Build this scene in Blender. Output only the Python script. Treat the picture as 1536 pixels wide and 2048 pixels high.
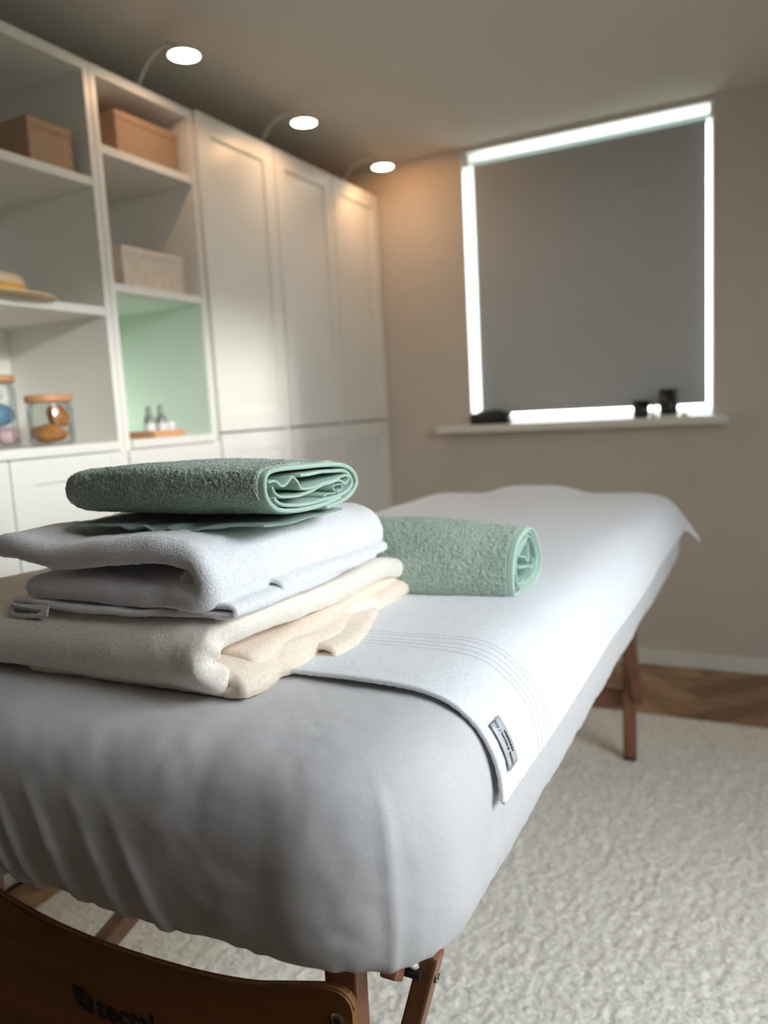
import bpy, bmesh, math, random
import numpy as np
from mathutils import Vector, Matrix

random.seed(7)
S = bpy.context.scene
COL = S.collection
for o in list(bpy.data.objects):
    bpy.data.objects.remove(o)

# ------------------------------------------------------------------ camera
CAM_H = 1.09
F_PX = 1550.0
yaw, pitch, roll = math.radians(27.038), math.radians(-7.511), math.radians(-3.131)
fwd = Vector((-math.sin(yaw) * math.cos(pitch), math.cos(yaw) * math.cos(pitch), math.sin(pitch)))
rgt = Vector((math.cos(yaw), math.sin(yaw), 0.0))
upv = rgt.cross(fwd)
r2 = math.cos(roll) * rgt + math.sin(roll) * upv
u2 = -math.sin(roll) * rgt + math.cos(roll) * upv
cam_d = bpy.data.cameras.new('camera')
cam = bpy.data.objects.new('camera', cam_d)
COL.objects.link(cam)
mw = Matrix.Identity(4)
for i in range(3):
    mw[i][0], mw[i][1], mw[i][2] = r2[i], u2[i], -fwd[i]
mw[2][3] = CAM_H
cam.matrix_world = mw
cam_d.sensor_fit = 'HORIZONTAL'
cam_d.sensor_width = 36.0
cam_d.lens = 36.0 * F_PX / 1536.0
cam_d.clip_start = 0.02
cam_d.clip_end = 60
cam_d.dof.use_dof = True
cam_d.dof.focus_distance = 0.80
cam_d.dof.aperture_fstop = 4.6
S.camera = cam

# ------------------------------------------------------------------ view, sky, sun
S.view_settings.view_transform = 'Standard'
S.view_settings.look = 'None'
S.view_settings.exposure = 0.52
S.view_settings.gamma = 1.0
S.view_settings.use_curve_mapping = False
S.cycles.use_denoising = True
S.cycles.max_bounces = 10
S.cycles.diffuse_bounces = 6
S.cycles.transparent_max_bounces = 16
S.cycles.sample_clamp_indirect = 6.0

SKY_STRENGTH = 10.0
SUN_STRENGTH = 2.1
world = bpy.data.worlds.new('sky')
S.world = world
world.use_nodes = True
wn, wl = world.node_tree.nodes, world.node_tree.links
wn.clear()
wo = wn.new('ShaderNodeOutputWorld')
wb = wn.new('ShaderNodeBackground')
wb.inputs['Strength'].default_value = SKY_STRENGTH
wtc = wn.new('ShaderNodeTexCoord')
wsep = wn.new('ShaderNodeSeparateXYZ')
wr = wn.new('ShaderNodeValToRGB')
wr.color_ramp.elements[0].position = 0.42
wr.color_ramp.elements[0].color = (0.30, 0.30, 0.27, 1)
wr.color_ramp.elements[1].position = 0.54
wr.color_ramp.elements[1].color = (0.90, 0.95, 1.0, 1)
wmap = wn.new('ShaderNodeMapRange')
wmap.inputs['From Min'].default_value = -1
wmap.inputs['From Max'].default_value = 1
wl.new(wtc.outputs['Generated'], wsep.inputs[0])
wl.new(wsep.outputs['Z'], wmap.inputs['Value'])
wl.new(wmap.outputs[0], wr.inputs[0])
wl.new(wr.outputs[0], wb.inputs['Color'])
wl.new(wb.outputs[0], wo.inputs[0])

sun_d = bpy.data.lights.new('sun', 'SUN')
sun_d.energy = SUN_STRENGTH
sun_d.angle = math.radians(6)
sun_d.color = (1.0, 0.97, 0.93)
sun = bpy.data.objects.new('sun', sun_d)
COL.objects.link(sun)
sun.rotation_euler = Vector((-1.0, 0.33, -0.25)).to_track_quat('-Z', 'Y').to_euler()
sun.location = (4, 0, 3)

# room measures
XL, XR, YN, YF, ZC = -2.0, 0.95, -1.25, 3.21, 2.15
DOOR = (0.13, 1.56, 0.02, 2.07)          # y0, y1, z0, z1 of the tall garden window in the right wall
WIN = (-1.19, -0.212, 1.005, 2.135)      # x0, x1, z0, z1 of the window in the far wall

def portal(name, loc, rot, sx, sy):
    d = bpy.data.lights.new(name, 'AREA')
    d.shape = 'RECTANGLE'
    d.size, d.size_y = sx, sy
    d.cycles.is_portal = True
    o = bpy.data.objects.new(name, d)
    COL.objects.link(o)
    o.location = loc
    o.rotation_euler = rot
    return o
portal('daylight_portal_door', (XR + 0.16, (DOOR[0] + DOOR[1]) / 2, (DOOR[2] + DOOR[3]) / 2), (0, math.radians(90), 0), DOOR[3] - DOOR[2], DOOR[1] - DOOR[0])
portal('daylight_portal_window', ((WIN[0] + WIN[1]) / 2, YF + 0.21, (WIN[2] + WIN[3]) / 2), (math.radians(-90), 0, 0), WIN[1] - WIN[0], WIN[3] - WIN[2])

# ------------------------------------------------------------------ helpers
def tag(o, label=None, cat=None, group=None, kind=None):
    if label: o['label'] = label
    if cat: o['category'] = cat
    if group: o['group'] = group
    if kind: o['kind'] = kind
    return o

def thing(name, loc, label, cat, group=None):
    o = bpy.data.objects.new(name, None)
    o.empty_display_size = 0.05
    COL.objects.link(o)
    o.location = loc
    return tag(o, label, cat, group)

def base_of(parent):
    b = Vector((0, 0, 0))
    p = parent
    while p is not None:
        b += p.location
        p = p.parent
    return b

def link_mesh(name, me, mat, parent=None, smooth=False):
    o = bpy.data.objects.new(name, me)
    COL.objects.link(o)
    if mat: me.materials.append(mat)
    if smooth:
        me.polygons.foreach_set('use_smooth', [True] * len(me.polygons))
    if parent is not None:
        b = base_of(parent)
        me.transform(Matrix.Translation(-b))
        o.parent = parent
    return o

def grid_mesh(name, V, F, uv=None):
    V = np.asarray(V, dtype=np.float32).reshape(-1, 3)
    F = np.asarray(F, dtype=np.int32).reshape(-1, 4)
    me = bpy.data.meshes.new(name)
    me.vertices.add(len(V)); me.vertices.foreach_set('co', V.ravel())
    me.loops.add(F.size); me.loops.foreach_set('vertex_index', F.ravel())
    me.polygons.add(len(F))
    me.polygons.foreach_set('loop_start', np.arange(0, F.size, 4, dtype=np.int32))
    if uv is not None:
        l = me.uv_layers.new(name='UVMap')
        l.data.foreach_set('uv', np.asarray(uv, dtype=np.float32)[F.ravel()].ravel())
    me.update(calc_edges=True)
    me.validate()
    return me

def quads(ns, nv, off=0, flip=False, closed=False):
    n = ns if closed else ns - 1
    i, j = np.meshgrid(np.arange(n), np.arange(nv - 1), indexing='ij')
    i2 = (i + 1) % ns
    a, b, c, d = i * nv + j, i2 * nv + j, i2 * nv + j + 1, i * nv + j + 1
    q = np.stack([a, b, c, d], -1).reshape(-1, 4) + off
    return q[:, ::-1] if flip else q

def bx(bm, x0, x1, y0, y1, z0, z1):
    v = [bm.verts.new(p) for p in ((x0, y0, z0), (x1, y0, z0), (x1, y1, z0), (x0, y1, z0), (x0, y0, z1), (x1, y0, z1), (x1, y1, z1), (x0, y1, z1))]
    for f in ((3, 2, 1, 0), (4, 5, 6, 7), (0, 1, 5, 4), (1, 2, 6, 5), (2, 3, 7, 6), (3, 0, 4, 7)):
        bm.faces.new([v[i] for i in f])
    return v

def bm_obj(name, bm, mat, parent=None, bevel=0.0, smooth=False, seg=2):
    if bevel > 0:
        bmesh.ops.bevel(bm, geom=list(bm.edges), offset=bevel, segments=seg, profile=0.6, affect='EDGES', clamp_overlap=True)
    bmesh.ops.recalc_face_normals(bm, faces=bm.faces)
    me = bpy.data.meshes.new(name)
    bm.to_mesh(me); bm.free()
    return link_mesh(name, me, mat, parent, smooth)

def box(name, x0, x1, y0, y1, z0, z1, mat, parent=None, bevel=0.0):
    bm = bmesh.new(); bx(bm, x0, x1, y0, y1, z0, z1)
    return bm_obj(name, bm, mat, parent, bevel)

def bar_bm(bm, p0, p1, w, h, up=(1, 0, 0)):
    """square bar from p0 to p1; w along `up` hint, h along the other axis"""
    p0, p1 = Vector(p0), Vector(p1)
    d = (p1 - p0).normalized()
    a = (Vector(up) - d * d.dot(Vector(up))).normalized()
    b = d.cross(a)
    vs = []
    for p in (p0, p1):
        for s, t in ((-1, -1), (1, -1), (1, 1), (-1, 1)):
            vs.append(bm.verts.new(p + a * s * w / 2 + b * t * h / 2))
    for f in ((3, 2, 1, 0), (4, 5, 6, 7), (0, 1, 5, 4), (1, 2, 6, 5), (2, 3, 7, 6), (3, 0, 4, 7)):
        bm.faces.new([vs[i] for i in f])

def bar(name, p0, p1, w, h, mat, parent=None, bevel=0.0, up=(1, 0, 0)):
    bm = bmesh.new(); bar_bm(bm, p0, p1, w, h, up)
    return bm_obj(name, bm, mat, parent, bevel)

def crv(pts, ds, closed=False):
    """Catmull-Rom through pts, resampled to spacing about ds"""
    P = np.array(pts, float)
    n = len(P)
    if closed:
        Q = np.vstack([P[-1], P, P[0], P[1]]); segs = n
    else:
        Q = np.vstack([2 * P[0] - P[1], P, 2 * P[-1] - P[-2]]); segs = n - 1
    out = []
    t = np.linspace(0, 1, 24, endpoint=False)[:, None]
    for i in range(segs):
        a, b, c, d = Q[i], Q[i + 1], Q[i + 2], Q[i + 3]
        out.append(0.5 * (2 * b + (c - a) * t + (2 * a - 5 * b + 4 * c - d) * t ** 2 + (3 * b - a - 3 * c + d) * t ** 3))
    out = np.vstack(out + [P[:1] if closed else P[-1:]])
    L = np.concatenate([[0], np.cumsum(np.linalg.norm(np.diff(out, axis=0), axis=1))])
    m = max(4, int(L[-1] / ds) + 1)
    s = np.linspace(0, L[-1], m)
    R = np.stack([np.interp(s, L, out[:, k]) for k in range(out.shape[1])], -1)
    return R[:-1] if closed else R

def resample(s0, s1, ds, rim):
    """positions along an axis with extra ones close to both rims"""
    m = max(4, int((s1 - s0) / ds) + 1)
    s = np.linspace(s0, s1, m)
    e = np.array([0.06, 0.2, 0.45, 0.75]) * rim
    s = np.concatenate([s, s0 + e, s1 - e])
    return np.unique(s.round(6))

def _hash(ix, iy, iz, seed):
    h = (ix.astype(np.uint32) * np.uint32(73856093)) ^ (iy.astype(np.uint32) * np.uint32(19349663)) ^ (iz.astype(np.uint32) * np.uint32(83492791)) ^ np.uint32(seed * 2654435 + 12345)
    h = (h ^ (h >> np.uint32(13))) * np.uint32(1274126177)
    h = h ^ (h >> np.uint32(16))
    return (h & np.uint32(0xffff)).astype(np.float64) / 32767.5 - 1.0

def vnoise(P, scale, seed=0):
    Q = np.asarray(P, float) * scale + 1000.0
    I = np.floor(Q).astype(np.int64)
    f = Q - I
    f = f * f * (3 - 2 * f)
    r = 0
    for dx in (0, 1):
        for dy in (0, 1):
            for dz in (0, 1):
                w = (f[..., 0] if dx else 1 - f[..., 0]) * (f[..., 1] if dy else 1 - f[..., 1]) * (f[..., 2] if dz else 1 - f[..., 2])
                r = r + w * _hash(I[..., 0] + dx, I[..., 1] + dy, I[..., 2] + dz, seed)
    return r

def normals(C):
    du = np.gradient(C, axis=0); dv = np.gradient(C, axis=1)
    n = np.cross(du, dv)
    return n / (np.linalg.norm(n, axis=-1, keepdims=True) + 1e-12)

def arclen(C, axis):
    d = np.linalg.norm(np.diff(C, axis=axis), axis=-1)
    z = np.zeros_like(np.take(d, [0], axis=axis))
    return np.concatenate([z, np.cumsum(d, axis=axis)], axis=axis)

def sheet(name, C, t, mat, parent, pile=None, closed_v=(False, False), uv=None, seed=1, two_sided=True):
    """thick cloth around a centre surface C (ns,nv,3): rounded rims, fuzzy pile noise.
    closed_v: rims in v that keep full thickness (rounded caps built by C itself)"""
    ns, nv = C.shape[:2]
    N = normals(C)
    ls = arclen(C, 0); lv = arclen(C, 1)
    d = np.minimum(ls, ls[-1:] - ls)
    if not closed_v[0]: d = np.minimum(d, lv)
    if not closed_v[1]: d = np.minimum(d, lv[:, -1:] - lv)
    q = np.clip(d / (t / 2), 0, 1)
    h = t / 2 * np.sqrt(np.clip(1 - (1 - q) ** 2, 0.004, 1))
    A, B = C + N * h[..., None], C - N * h[..., None]
    if pile:
        for amp, sc in pile:
            k = np.clip(q + 0.35, 0, 1)
            A = A + N * (amp * vnoise(C + N * .013, sc, seed) * k)[..., None]
            B = B - N * (amp * vnoise(C - N * .013, sc, seed + 1) * k)[..., None]
    V = np.concatenate([A.reshape(-1, 3), B.reshape(-1, 3)])
    o = ns * nv
    F = [quads(ns, nv), quads(ns, nv, o, True)]
    for j, fl in ((0, False), (nv - 1, True)):
        i = np.arange(ns - 1)
        q4 = np.stack([i * nv + j, (i + 1) * nv + j, (i + 1) * nv + j + o, i * nv + j + o], -1)
        F.append(q4[:, ::-1] if not fl else q4)
    for i, fl in ((0, True), (ns - 1, False)):
        j = np.arange(nv - 1)
        q4 = np.stack([i * nv + j, i * nv + j + 1, i * nv + j + 1 + o, i * nv + j + o], -1)
        F.append(q4[:, ::-1] if not fl else q4)
    UV = None
    if uv is not None:
        UV = np.concatenate([uv.reshape(-1, 2)] * 2)
    me = grid_mesh(name, V, np.concatenate(F), UV)
    bm = bmesh.new(); bm.from_mesh(me)
    bmesh.ops.recalc_face_normals(bm, faces=bm.faces)
    bm.to_mesh(me); bm.free()
    return link_mesh(name, me, mat, parent, True)

def tube(name, pts, rad, mat, parent, n=10, ds=None, ridge=None, smooth=True, cap=True):
    P = crv(pts, ds, False) if ds else np.array(pts, float)
    m = len(P)
    T = np.gradient(P, axis=0); T /= np.linalg.norm(T, axis=1, keepdims=True)
    ref = np.array([0, 0, 1.0]) if abs(T[0][2]) < 0.9 else np.array([1.0, 0, 0])
    a = np.cross(T[0], ref); a /= np.linalg.norm(a)
    th = np.linspace(0, 2 * math.pi, n, endpoint=False)
    L = np.concatenate([[0], np.cumsum(np.linalg.norm(np.diff(P, axis=0), axis=1))])
    rings = []
    for i in range(m):
        a = a - T[i] * np.dot(a, T[i]); a /= np.linalg.norm(a)
        b = np.cross(T[i], a)
        r = rad(L[i] / L[-1]) if callable(rad) else rad
        if ridge: r = r * (1 + ridge[0] * math.sin(2 * math.pi * L[i] / ridge[1]))
        rings.append(P[i] + r * (np.cos(th)[:, None] * a + np.sin(th)[:, None] * b))
    V = np.concatenate(rings)
    F = []
    for i in range(m - 1):
        for k in range(n):
            F.append((i * n + k, i * n + (k + 1) % n, (i + 1) * n + (k + 1) % n, (i + 1) * n + k))
    me = bpy.data.meshes.new(name)
    faces = [tuple(f) for f in F]
    if cap:
        faces += [tuple(range(n))[::-1], tuple((m - 1) * n + k for k in range(n))]
    me.from_pydata([tuple(v) for v in V], [], faces)
    me.update()
    return link_mesh(name, me, mat, parent, smooth)

def lathe(name, prof, c, mat, parent=None, n=32, smooth=True):
    """prof: (r, z) pairs from bottom to top round the vertical axis at c=(x,y,z)"""
    bm = bmesh.new()
    rows = []
    for r, z in prof:
        if r < 1e-6:
            rows.append([bm.verts.new((c[0], c[1], c[2] + z))])
        else:
            rows.append([bm.verts.new((c[0] + r * math.cos(2 * math.pi * k / n), c[1] + r * math.sin(2 * math.pi * k / n), c[2] + z)) for k in range(n)])
    for a, b in zip(rows, rows[1:]):
        for k in range(n):
            if len(a) == 1 and len(b) == 1: continue
            if len(a) == 1: bm.faces.new((a[0], b[(k + 1) % n], b[k]))
            elif len(b) == 1: bm.faces.new((a[k], a[(k + 1) % n], b[0]))
            else: bm.faces.new((a[k], a[(k + 1) % n], b[(k + 1) % n], b[k]))
    return bm_obj(name, bm, mat, parent, 0, smooth)

def poly_prism(name, pts, axis, v0, v1, mat, parent=None, bevel=0.0):
    """pts 2D polygon in the plane normal to axis ('x','y','z'), extruded v0..v1"""
    def m(p, v):
        return {'x': (v, p[0], p[1]), 'y': (p[0], v, p[1]), 'z': (p[0], p[1], v)}[axis]
    bm = bmesh.new()
    a = [bm.verts.new(m(p, v0)) for p in pts]
    b = [bm.verts.new(m(p, v1)) for p in pts]
    bm.faces.new(a[::-1]); bm.faces.new(b)
    n = len(pts)
    for i in range(n):
        bm.faces.new((a[i], a[(i + 1) % n], b[(i + 1) % n], b[i]))
    return bm_obj(name, bm, mat, parent, bevel)

# ------------------------------------------------------------------ materials
def mat_new(name):
    m = bpy.data.materials.new(name)
    m.use_nodes = True
    nt = m.node_tree
    return m, nt.nodes, nt.links, nt.nodes['Principled BSDF']

def lin(c):
    return tuple((x / 12.92 if x <= 0.04045 else ((x + 0.055) / 1.055) ** 2.4) for x in c)

def rgb(r, g, b):
    return lin((r / 255, g / 255, b / 255)) + (1,)

def noise_col(n, l, c0, c1, scale, detail=3, coord='Object', stretch=None, lo=0.35, hi=0.65):
    tc = n.new('ShaderNodeTexCoord')
    nz = n.new('ShaderNodeTexNoise')
    nz.inputs['Scale'].default_value = scale
    nz.inputs['Detail'].default_value = detail
    src = tc.outputs[coord]
    if stretch:
        mp = n.new('ShaderNodeMapping'); mp.inputs['Scale'].default_value = stretch
        l.new(src, mp.inputs[0]); src = mp.outputs[0]
    l.new(src, nz.inputs['Vector'])
    r = n.new('ShaderNodeValToRGB')
    r.color_ramp.elements[0].color = c0; r.color_ramp.elements[0].position = lo
    r.color_ramp.elements[1].color = c1; r.color_ramp.elements[1].position = hi
    l.new(nz.outputs['Fac'], r.inputs[0])
    return nz, r

def plain(name, c, rough=0.5, var=0.04, scale=6, bump=0.0, bscale=60, spec=0.5, metal=0.0):
    m, n, l, p = mat_new(name)
    c0 = tuple(x * (1 - var) for x in c[:3]) + (1,)
    c1 = tuple(min(1, x * (1 + var)) for x in c[:3]) + (1,)
    nz, r = noise_col(n, l, c0, c1, scale)
    l.new(r.outputs[0], p.inputs['Base Color'])
    p.inputs['Roughness'].default_value = rough
    p.inputs['Metallic'].default_value = metal
    p.inputs['Specular IOR Level'].default_value = spec
    if bump > 0:
        nb = n.new('ShaderNodeTexNoise'); nb.inputs['Scale'].default_value = bscale; nb.inputs['Detail'].default_value = 4
        tc = n.new('ShaderNodeTexCoord'); l.new(tc.outputs['Object'], nb.inputs['Vector'])
        b = n.new('ShaderNodeBump'); b.inputs['Strength'].default_value = bump; b.inputs['Distance'].default_value = 0.004
        l.new(nb.outputs['Fac'], b.inputs['Height']); l.new(b.outputs[0], p.inputs['Normal'])
    return m

def cloth(name, c0, c1, scale=420, bump=0.6, dist=0.0015, sheen=0.25, big=None, stretch=None, dobby=False):
    m, n, l, p = mat_new(name)
    nz, r = noise_col(n, l, c0, c1, scale, 2, 'Object', stretch, 0.3, 0.62)
    col = r.outputs[0]
    p.inputs['Roughness'].default_value = 0.95
    p.inputs['Specular IOR Level'].default_value = 0.1
    p.inputs['Sheen Weight'].default_value = sheen
    p.inputs['Sheen Roughness'].default_value = 0.5
    h = nz.outputs['Fac']
    if big:
        nb = n.new('ShaderNodeTexNoise'); nb.inputs['Scale'].default_value = big[0]; nb.inputs['Detail'].default_value = 3
        tc = n.new('ShaderNodeTexCoord'); l.new(tc.outputs['Object'], nb.inputs['Vector'])
        a = n.new('ShaderNodeMath'); a.operation = 'MULTIPLY_ADD'; a.inputs[1].default_value = big[1]
        l.new(nb.outputs['Fac'], a.inputs[0]); l.new(h, a.inputs[2]); h = a.outputs[0]
    if dobby:      # woven border lines running parallel to the short edge, in cloth coordinates
        uvn = n.new('ShaderNodeUVMap'); uvn.uv_map = 'UVMap'
        sp = n.new('ShaderNodeSeparateXYZ'); l.new(uvn.outputs[0], sp.inputs[0])
        tot = None
        for y in (0.112, 0.124, 0.136, 0.150, 0.160):
            s = n.new('ShaderNodeMath'); s.operation = 'SUBTRACT'; s.inputs[1].default_value = y
            l.new(sp.outputs['Y'], s.inputs[0])
            a = n.new('ShaderNodeMath'); a.operation = 'ABSOLUTE'; l.new(s.outputs[0], a.inputs[0])
            g = n.new('ShaderNodeMath'); g.operation = 'LESS_THAN'; g.inputs[1].default_value = 0.0011
            l.new(a.outputs[0], g.inputs[0])
            if tot is None: tot = g.outputs[0]
            else:
                ad = n.new('ShaderNodeMath'); ad.operation = 'ADD'; l.new(tot, ad.inputs[0]); l.new(g.outputs[0], ad.inputs[1]); tot = ad.outputs[0]
        hm = n.new('ShaderNodeMath'); hm.operation = 'MULTIPLY_ADD'; hm.inputs[1].default_value = -1.2
        l.new(tot, hm.inputs[0]); l.new(h, hm.inputs[2]); h = hm.outputs[0]
        mx = n.new('ShaderNodeMix'); mx.data_type = 'RGBA'
        l.new(tot, mx.inputs['Factor']); l.new(col, mx.inputs['A']); mx.inputs['B'].default_value = rgb(196, 197, 204)
        col = mx.outputs['Result']
    l.new(col, p.inputs['Base Color'])
    b = n.new('ShaderNodeBump'); b.inputs['Strength'].default_value = bump; b.inputs['Distance'].default_value = dist
    l.new(h, b.inputs['Height']); l.new(b.outputs[0], p.inputs['Normal'])
    return m

def wood(name, c0, c1, scale=14, stretch=(1, 1, 0.06), rough=0.45, spec=0.4):
    m, n, l, p = mat_new(name)
    nz, r = noise_col(n, l, c0, c1, scale, 6, 'Object', stretch, 0.3, 0.7)
    l.new(r.outputs[0], p.inputs['Base Color'])
    p.inputs['Roughness'].default_value = rough
    p.inputs['Specular IOR Level'].default_value = spec
    b = n.new('ShaderNodeBump'); b.inputs['Strength'].default_value = 0.15; b.inputs['Distance'].default_value = 0.001
    l.new(nz.outputs['Fac'], b.inputs['Height']); l.new(b.outputs[0], p.inputs['Normal'])
    return m

def glass(name, tint=(0.97, 0.99, 0.98, 1), gloss=0.08):
    m, n, l, p = mat_new(name)
    n.remove(p)
    out = n['Material Output']
    t = n.new('ShaderNodeBsdfTransparent'); t.inputs[0].default_value = tint
    g = n.new('ShaderNodeBsdfGlossy'); g.inputs['Roughness'].default_value = 0.12
    fr = n.new('ShaderNodeLayerWeight'); fr.inputs[0].default_value = 0.25
    mu = n.new('ShaderNodeMath'); mu.operation = 'MULTIPLY_ADD'; mu.inputs[1].default_value = 0.5; mu.inputs[2].default_value = gloss * 0.4
    l.new(fr.outputs['Fresnel'], mu.inputs[0])
    mx = n.new('ShaderNodeMixShader')
    l.new(mu.outputs[0], mx.inputs[0]); l.new(t.outputs[0], mx.inputs[1]); l.new(g.outputs[0], mx.inputs[2])
    l.new(mx.outputs[0], out.inputs[0])
    return m

def translucent(name, c, fac):
    m, n, l, p = mat_new(name)
    out = n['Material Output']
    p.inputs['Base Color'].default_value = c
    p.inputs['Roughness'].default_value = 0.8
    t = n.new('ShaderNodeBsdfTranslucent'); t.inputs[0].default_value = c
    mx = n.new('ShaderNodeMixShader'); mx.inputs[0].default_value = fac
    l.new(p.outputs[0], mx.inputs[1]); l.new(t.outputs[0], mx.inputs[2]); l.new(mx.outputs[0], out.inputs[0])
    return m

def emit(name, c, s):
    m, n, l, p = mat_new(name)
    p.inputs['Base Color'].default_value = c
    p.inputs['Emission Color'].default_value = c
    p.inputs['Emission Strength'].default_value = s
    return m

M = {}
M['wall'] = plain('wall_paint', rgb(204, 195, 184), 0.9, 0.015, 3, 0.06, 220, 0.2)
M['wallnear'] = plain('bounce_cut_wall', rgb(112, 102, 90), 0.9, 0.02, 3, 0.05, 200, 0.2)  # unseen wall behind the camera, darkened to cut bounce light on the table end
M['ceil'] = plain('ceiling_paint', rgb(216, 210, 200), 0.95, 0.01, 3, 0.05, 180, 0.2)
M['white'] = plain('white_cabinet', rgb(232, 230, 224), 0.38, 0.01, 4, 0.03, 90, 0.45)
M['trimwhite'] = plain('trim_white', rgb(226, 224, 216), 0.45, 0.01, 5)
M['mint'] = plain('mint_board', rgb(224, 239, 225), 0.5, 0.015, 5)
M['upvc'] = plain('window_white', rgb(236, 240, 240), 0.35, 0.01, 6)
M['plank'] = [wood('oak_plank_%d' % i, rgb(*a), rgb(*b), 22, (0.12, 1, 1), 0.42) for i, (a, b) in enumerate((((134, 102, 74), (166, 132, 100)), ((112, 84, 60), (142, 110, 82)), ((152, 122, 92), (182, 150, 116))))]
M['floorbase'] = wood('oak_floor', rgb(70, 50, 34), rgb(96, 70, 48), 20, (1, 0.1, 1), 0.45)
M['beech'] = wood('reddish_beech', rgb(110, 72, 50), rgb(142, 98, 72), 30, (1, 1, 0.08), 0.42)
M['ply'] = wood('brown_plywood', rgb(116, 72, 34), rgb(138, 90, 44), 24, (0.08, 1, 1), 0.5)
M['plyedge'] = wood('plywood_edge', rgb(120, 82, 52), rgb(150, 108, 72), 40, (0.1, 1, 6), 0.6)
M['ink'] = plain('dark_print', rgb(22, 24, 34), 0.6, 0.05, 20)
M['steel'] = plain('steel', rgb(190, 188, 182), 0.32, 0.04, 40, metal=1.0)
M['dark'] = plain('dark_metal', rgb(40, 36, 34), 0.5, 0.05, 40)
M['cable'] = plain('white_cable', rgb(225, 222, 214), 0.4, 0.02, 40)
M['vinyl'] = plain('padding_vinyl', rgb(200, 196, 188), 0.6, 0.03, 10)
M['sheet'] = cloth('jersey_sheet', rgb(190, 188, 190), rgb(206, 204, 206), 900, 0.25, 0.0006, 0.2, (60, 2.0))
M['bath'] = cloth('white_velour', rgb(214, 216, 222), rgb(236, 237, 242), 520, 0.5, 0.0012, 0.25, (110, 0.8), None, True)
M['bathhem'] = cloth('white_hem', rgb(222, 224, 228), rgb(240, 240, 244), 700, 0.4, 0.0008, 0.2)
M['terrywhite'] = cloth('white_terry', rgb(226, 226, 232), rgb(246, 245, 249), 480, 0.6, 0.0015, 0.3, (150, 0.6))
M['cream'] = cloth('cream_fleece', rgb(234, 224, 211), rgb(247, 239, 229), 300, 0.4, 0.0012, 0.4, (60, 1.0))
M['creamin'] = cloth('cream_fleece_inside', rgb(232, 214, 196), rgb(244, 228, 212), 300, 0.5, 0.0014, 0.4, (60, 1.0))
M['green'] = cloth('sage_terry', rgb(118, 143, 127), rgb(206, 224, 211), 620, 1.0, 0.002, 0.3)
M['greenhem'] = cloth('sage_hem', rgb(160, 188, 174), rgb(188, 212, 200), 900, 0.4, 0.0006, 0.2, None, (1, 1, 1))
M['greenflap'] = cloth('sage_flatweave', rgb(128, 152, 140), rgb(150, 174, 162), 900, 0.4, 0.0006, 0.2)
M['satin'] = plain('grey_satin_label', rgb(186, 187, 191), 0.35, 0.05, 30)
M['rug'] = cloth('cream_rug', rgb(214, 205, 190), rgb(244, 238, 227), 110, 0.9, 0.005, 0.3, (300, 0.5))
M['blind'] = translucent('grey_blind_fabric', rgb(186, 186, 184), 0.09)
M['headrail'] = translucent('white_headrail', rgb(236, 244, 242), 0.55)
M['boxbrown'] = cloth('brown_felt_box', rgb(158, 130, 106), rgb(180, 150, 124), 160, 0.3, 0.001, 0.1)
M['boxlight'] = cloth('pale_linen_box', rgb(205, 192, 178), rgb(224, 212, 198), 200, 0.4, 0.001, 0.1, None, (1, 1, 0.1))
M['straw'] = cloth('straw', rgb(218, 192, 154), rgb(236, 214, 180), 130, 0.6, 0.002, 0.0, None, (0.3, 0.3, 3))
M['ribbon'] = plain('yellow_ribbon', rgb(226, 172, 90), 0.6, 0.04, 30)
M['lid'] = wood('pale_lid_wood', rgb(186, 132, 92), rgb(210, 160, 118), 30, (1, 0.1, 1), 0.5)
M['glass'] = glass('clear_glass')
M['pane'] = glass('window_glass', (0.98, 1.0, 1.0, 1), 0.05)
M['sponge'] = plain('brown_sponge', rgb(176, 118, 66), 0.95, 0.25, 40, 0.8, 90, 0.05)
M['bluepack'] = plain('blue_packet', rgb(104, 142, 176), 0.5, 0.2, 30)
M['whitepack'] = plain('white_packet', rgb(226, 220, 222), 0.5, 0.08, 30)
M['redpack'] = plain('dark_red_packet', rgb(96, 44, 48), 0.5, 0.3, 40)
M['pinkpack'] = plain('pink_white_packet', rgb(216, 176, 184), 0.5, 0.15, 60)
M['black'] = plain('black_plastic', rgb(22, 24, 30), 0.4, 0.1, 20)
M['darkglass'] = plain('dark_green_ceramic', rgb(30, 34, 30), 0.25, 0.1, 20)
M['amber'] = plain('grey_bottle', rgb(128, 130, 126), 0.3, 0.1, 30)
M['lampwhite'] = plain('lamp_white', rgb(225, 222, 214), 0.4, 0.02, 30)
M['lampglow'] = emit('lamp_disc', (1.0, 0.93, 0.78, 1), 14.0)
M['ground'] = plain('garden_ground', rgb(120, 118, 108), 0.9, 0.1, 3)

# ------------------------------------------------------------------ the room
def wall_with_hole(name, axis, pos, thick, a0, a1, hole, mat):
    """wall plane normal to axis ('x' or 'y') starting at pos; hole = (h0,h1,z0,z1) along the other axis"""
    h0, h1, z0, z1 = hole
    bm = bmesh.new()
    def b(p0, p1, q0, q1):
        if p1 - p0 < 1e-4 or q1 - q0 < 1e-4: return
        if axis == 'x': bx(bm, pos, pos + thick, p0, p1, q0, q1)
        else: bx(bm, p0, p1, pos, pos + thick, q0, q1)
    b(a0, h0, 0, ZC); b(h1, a1, 0, ZC); b(h0, h1, 0, z0); b(h0, h1, z1, ZC)
    return tag(bm_obj(name, bm, mat), kind='structure')

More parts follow.
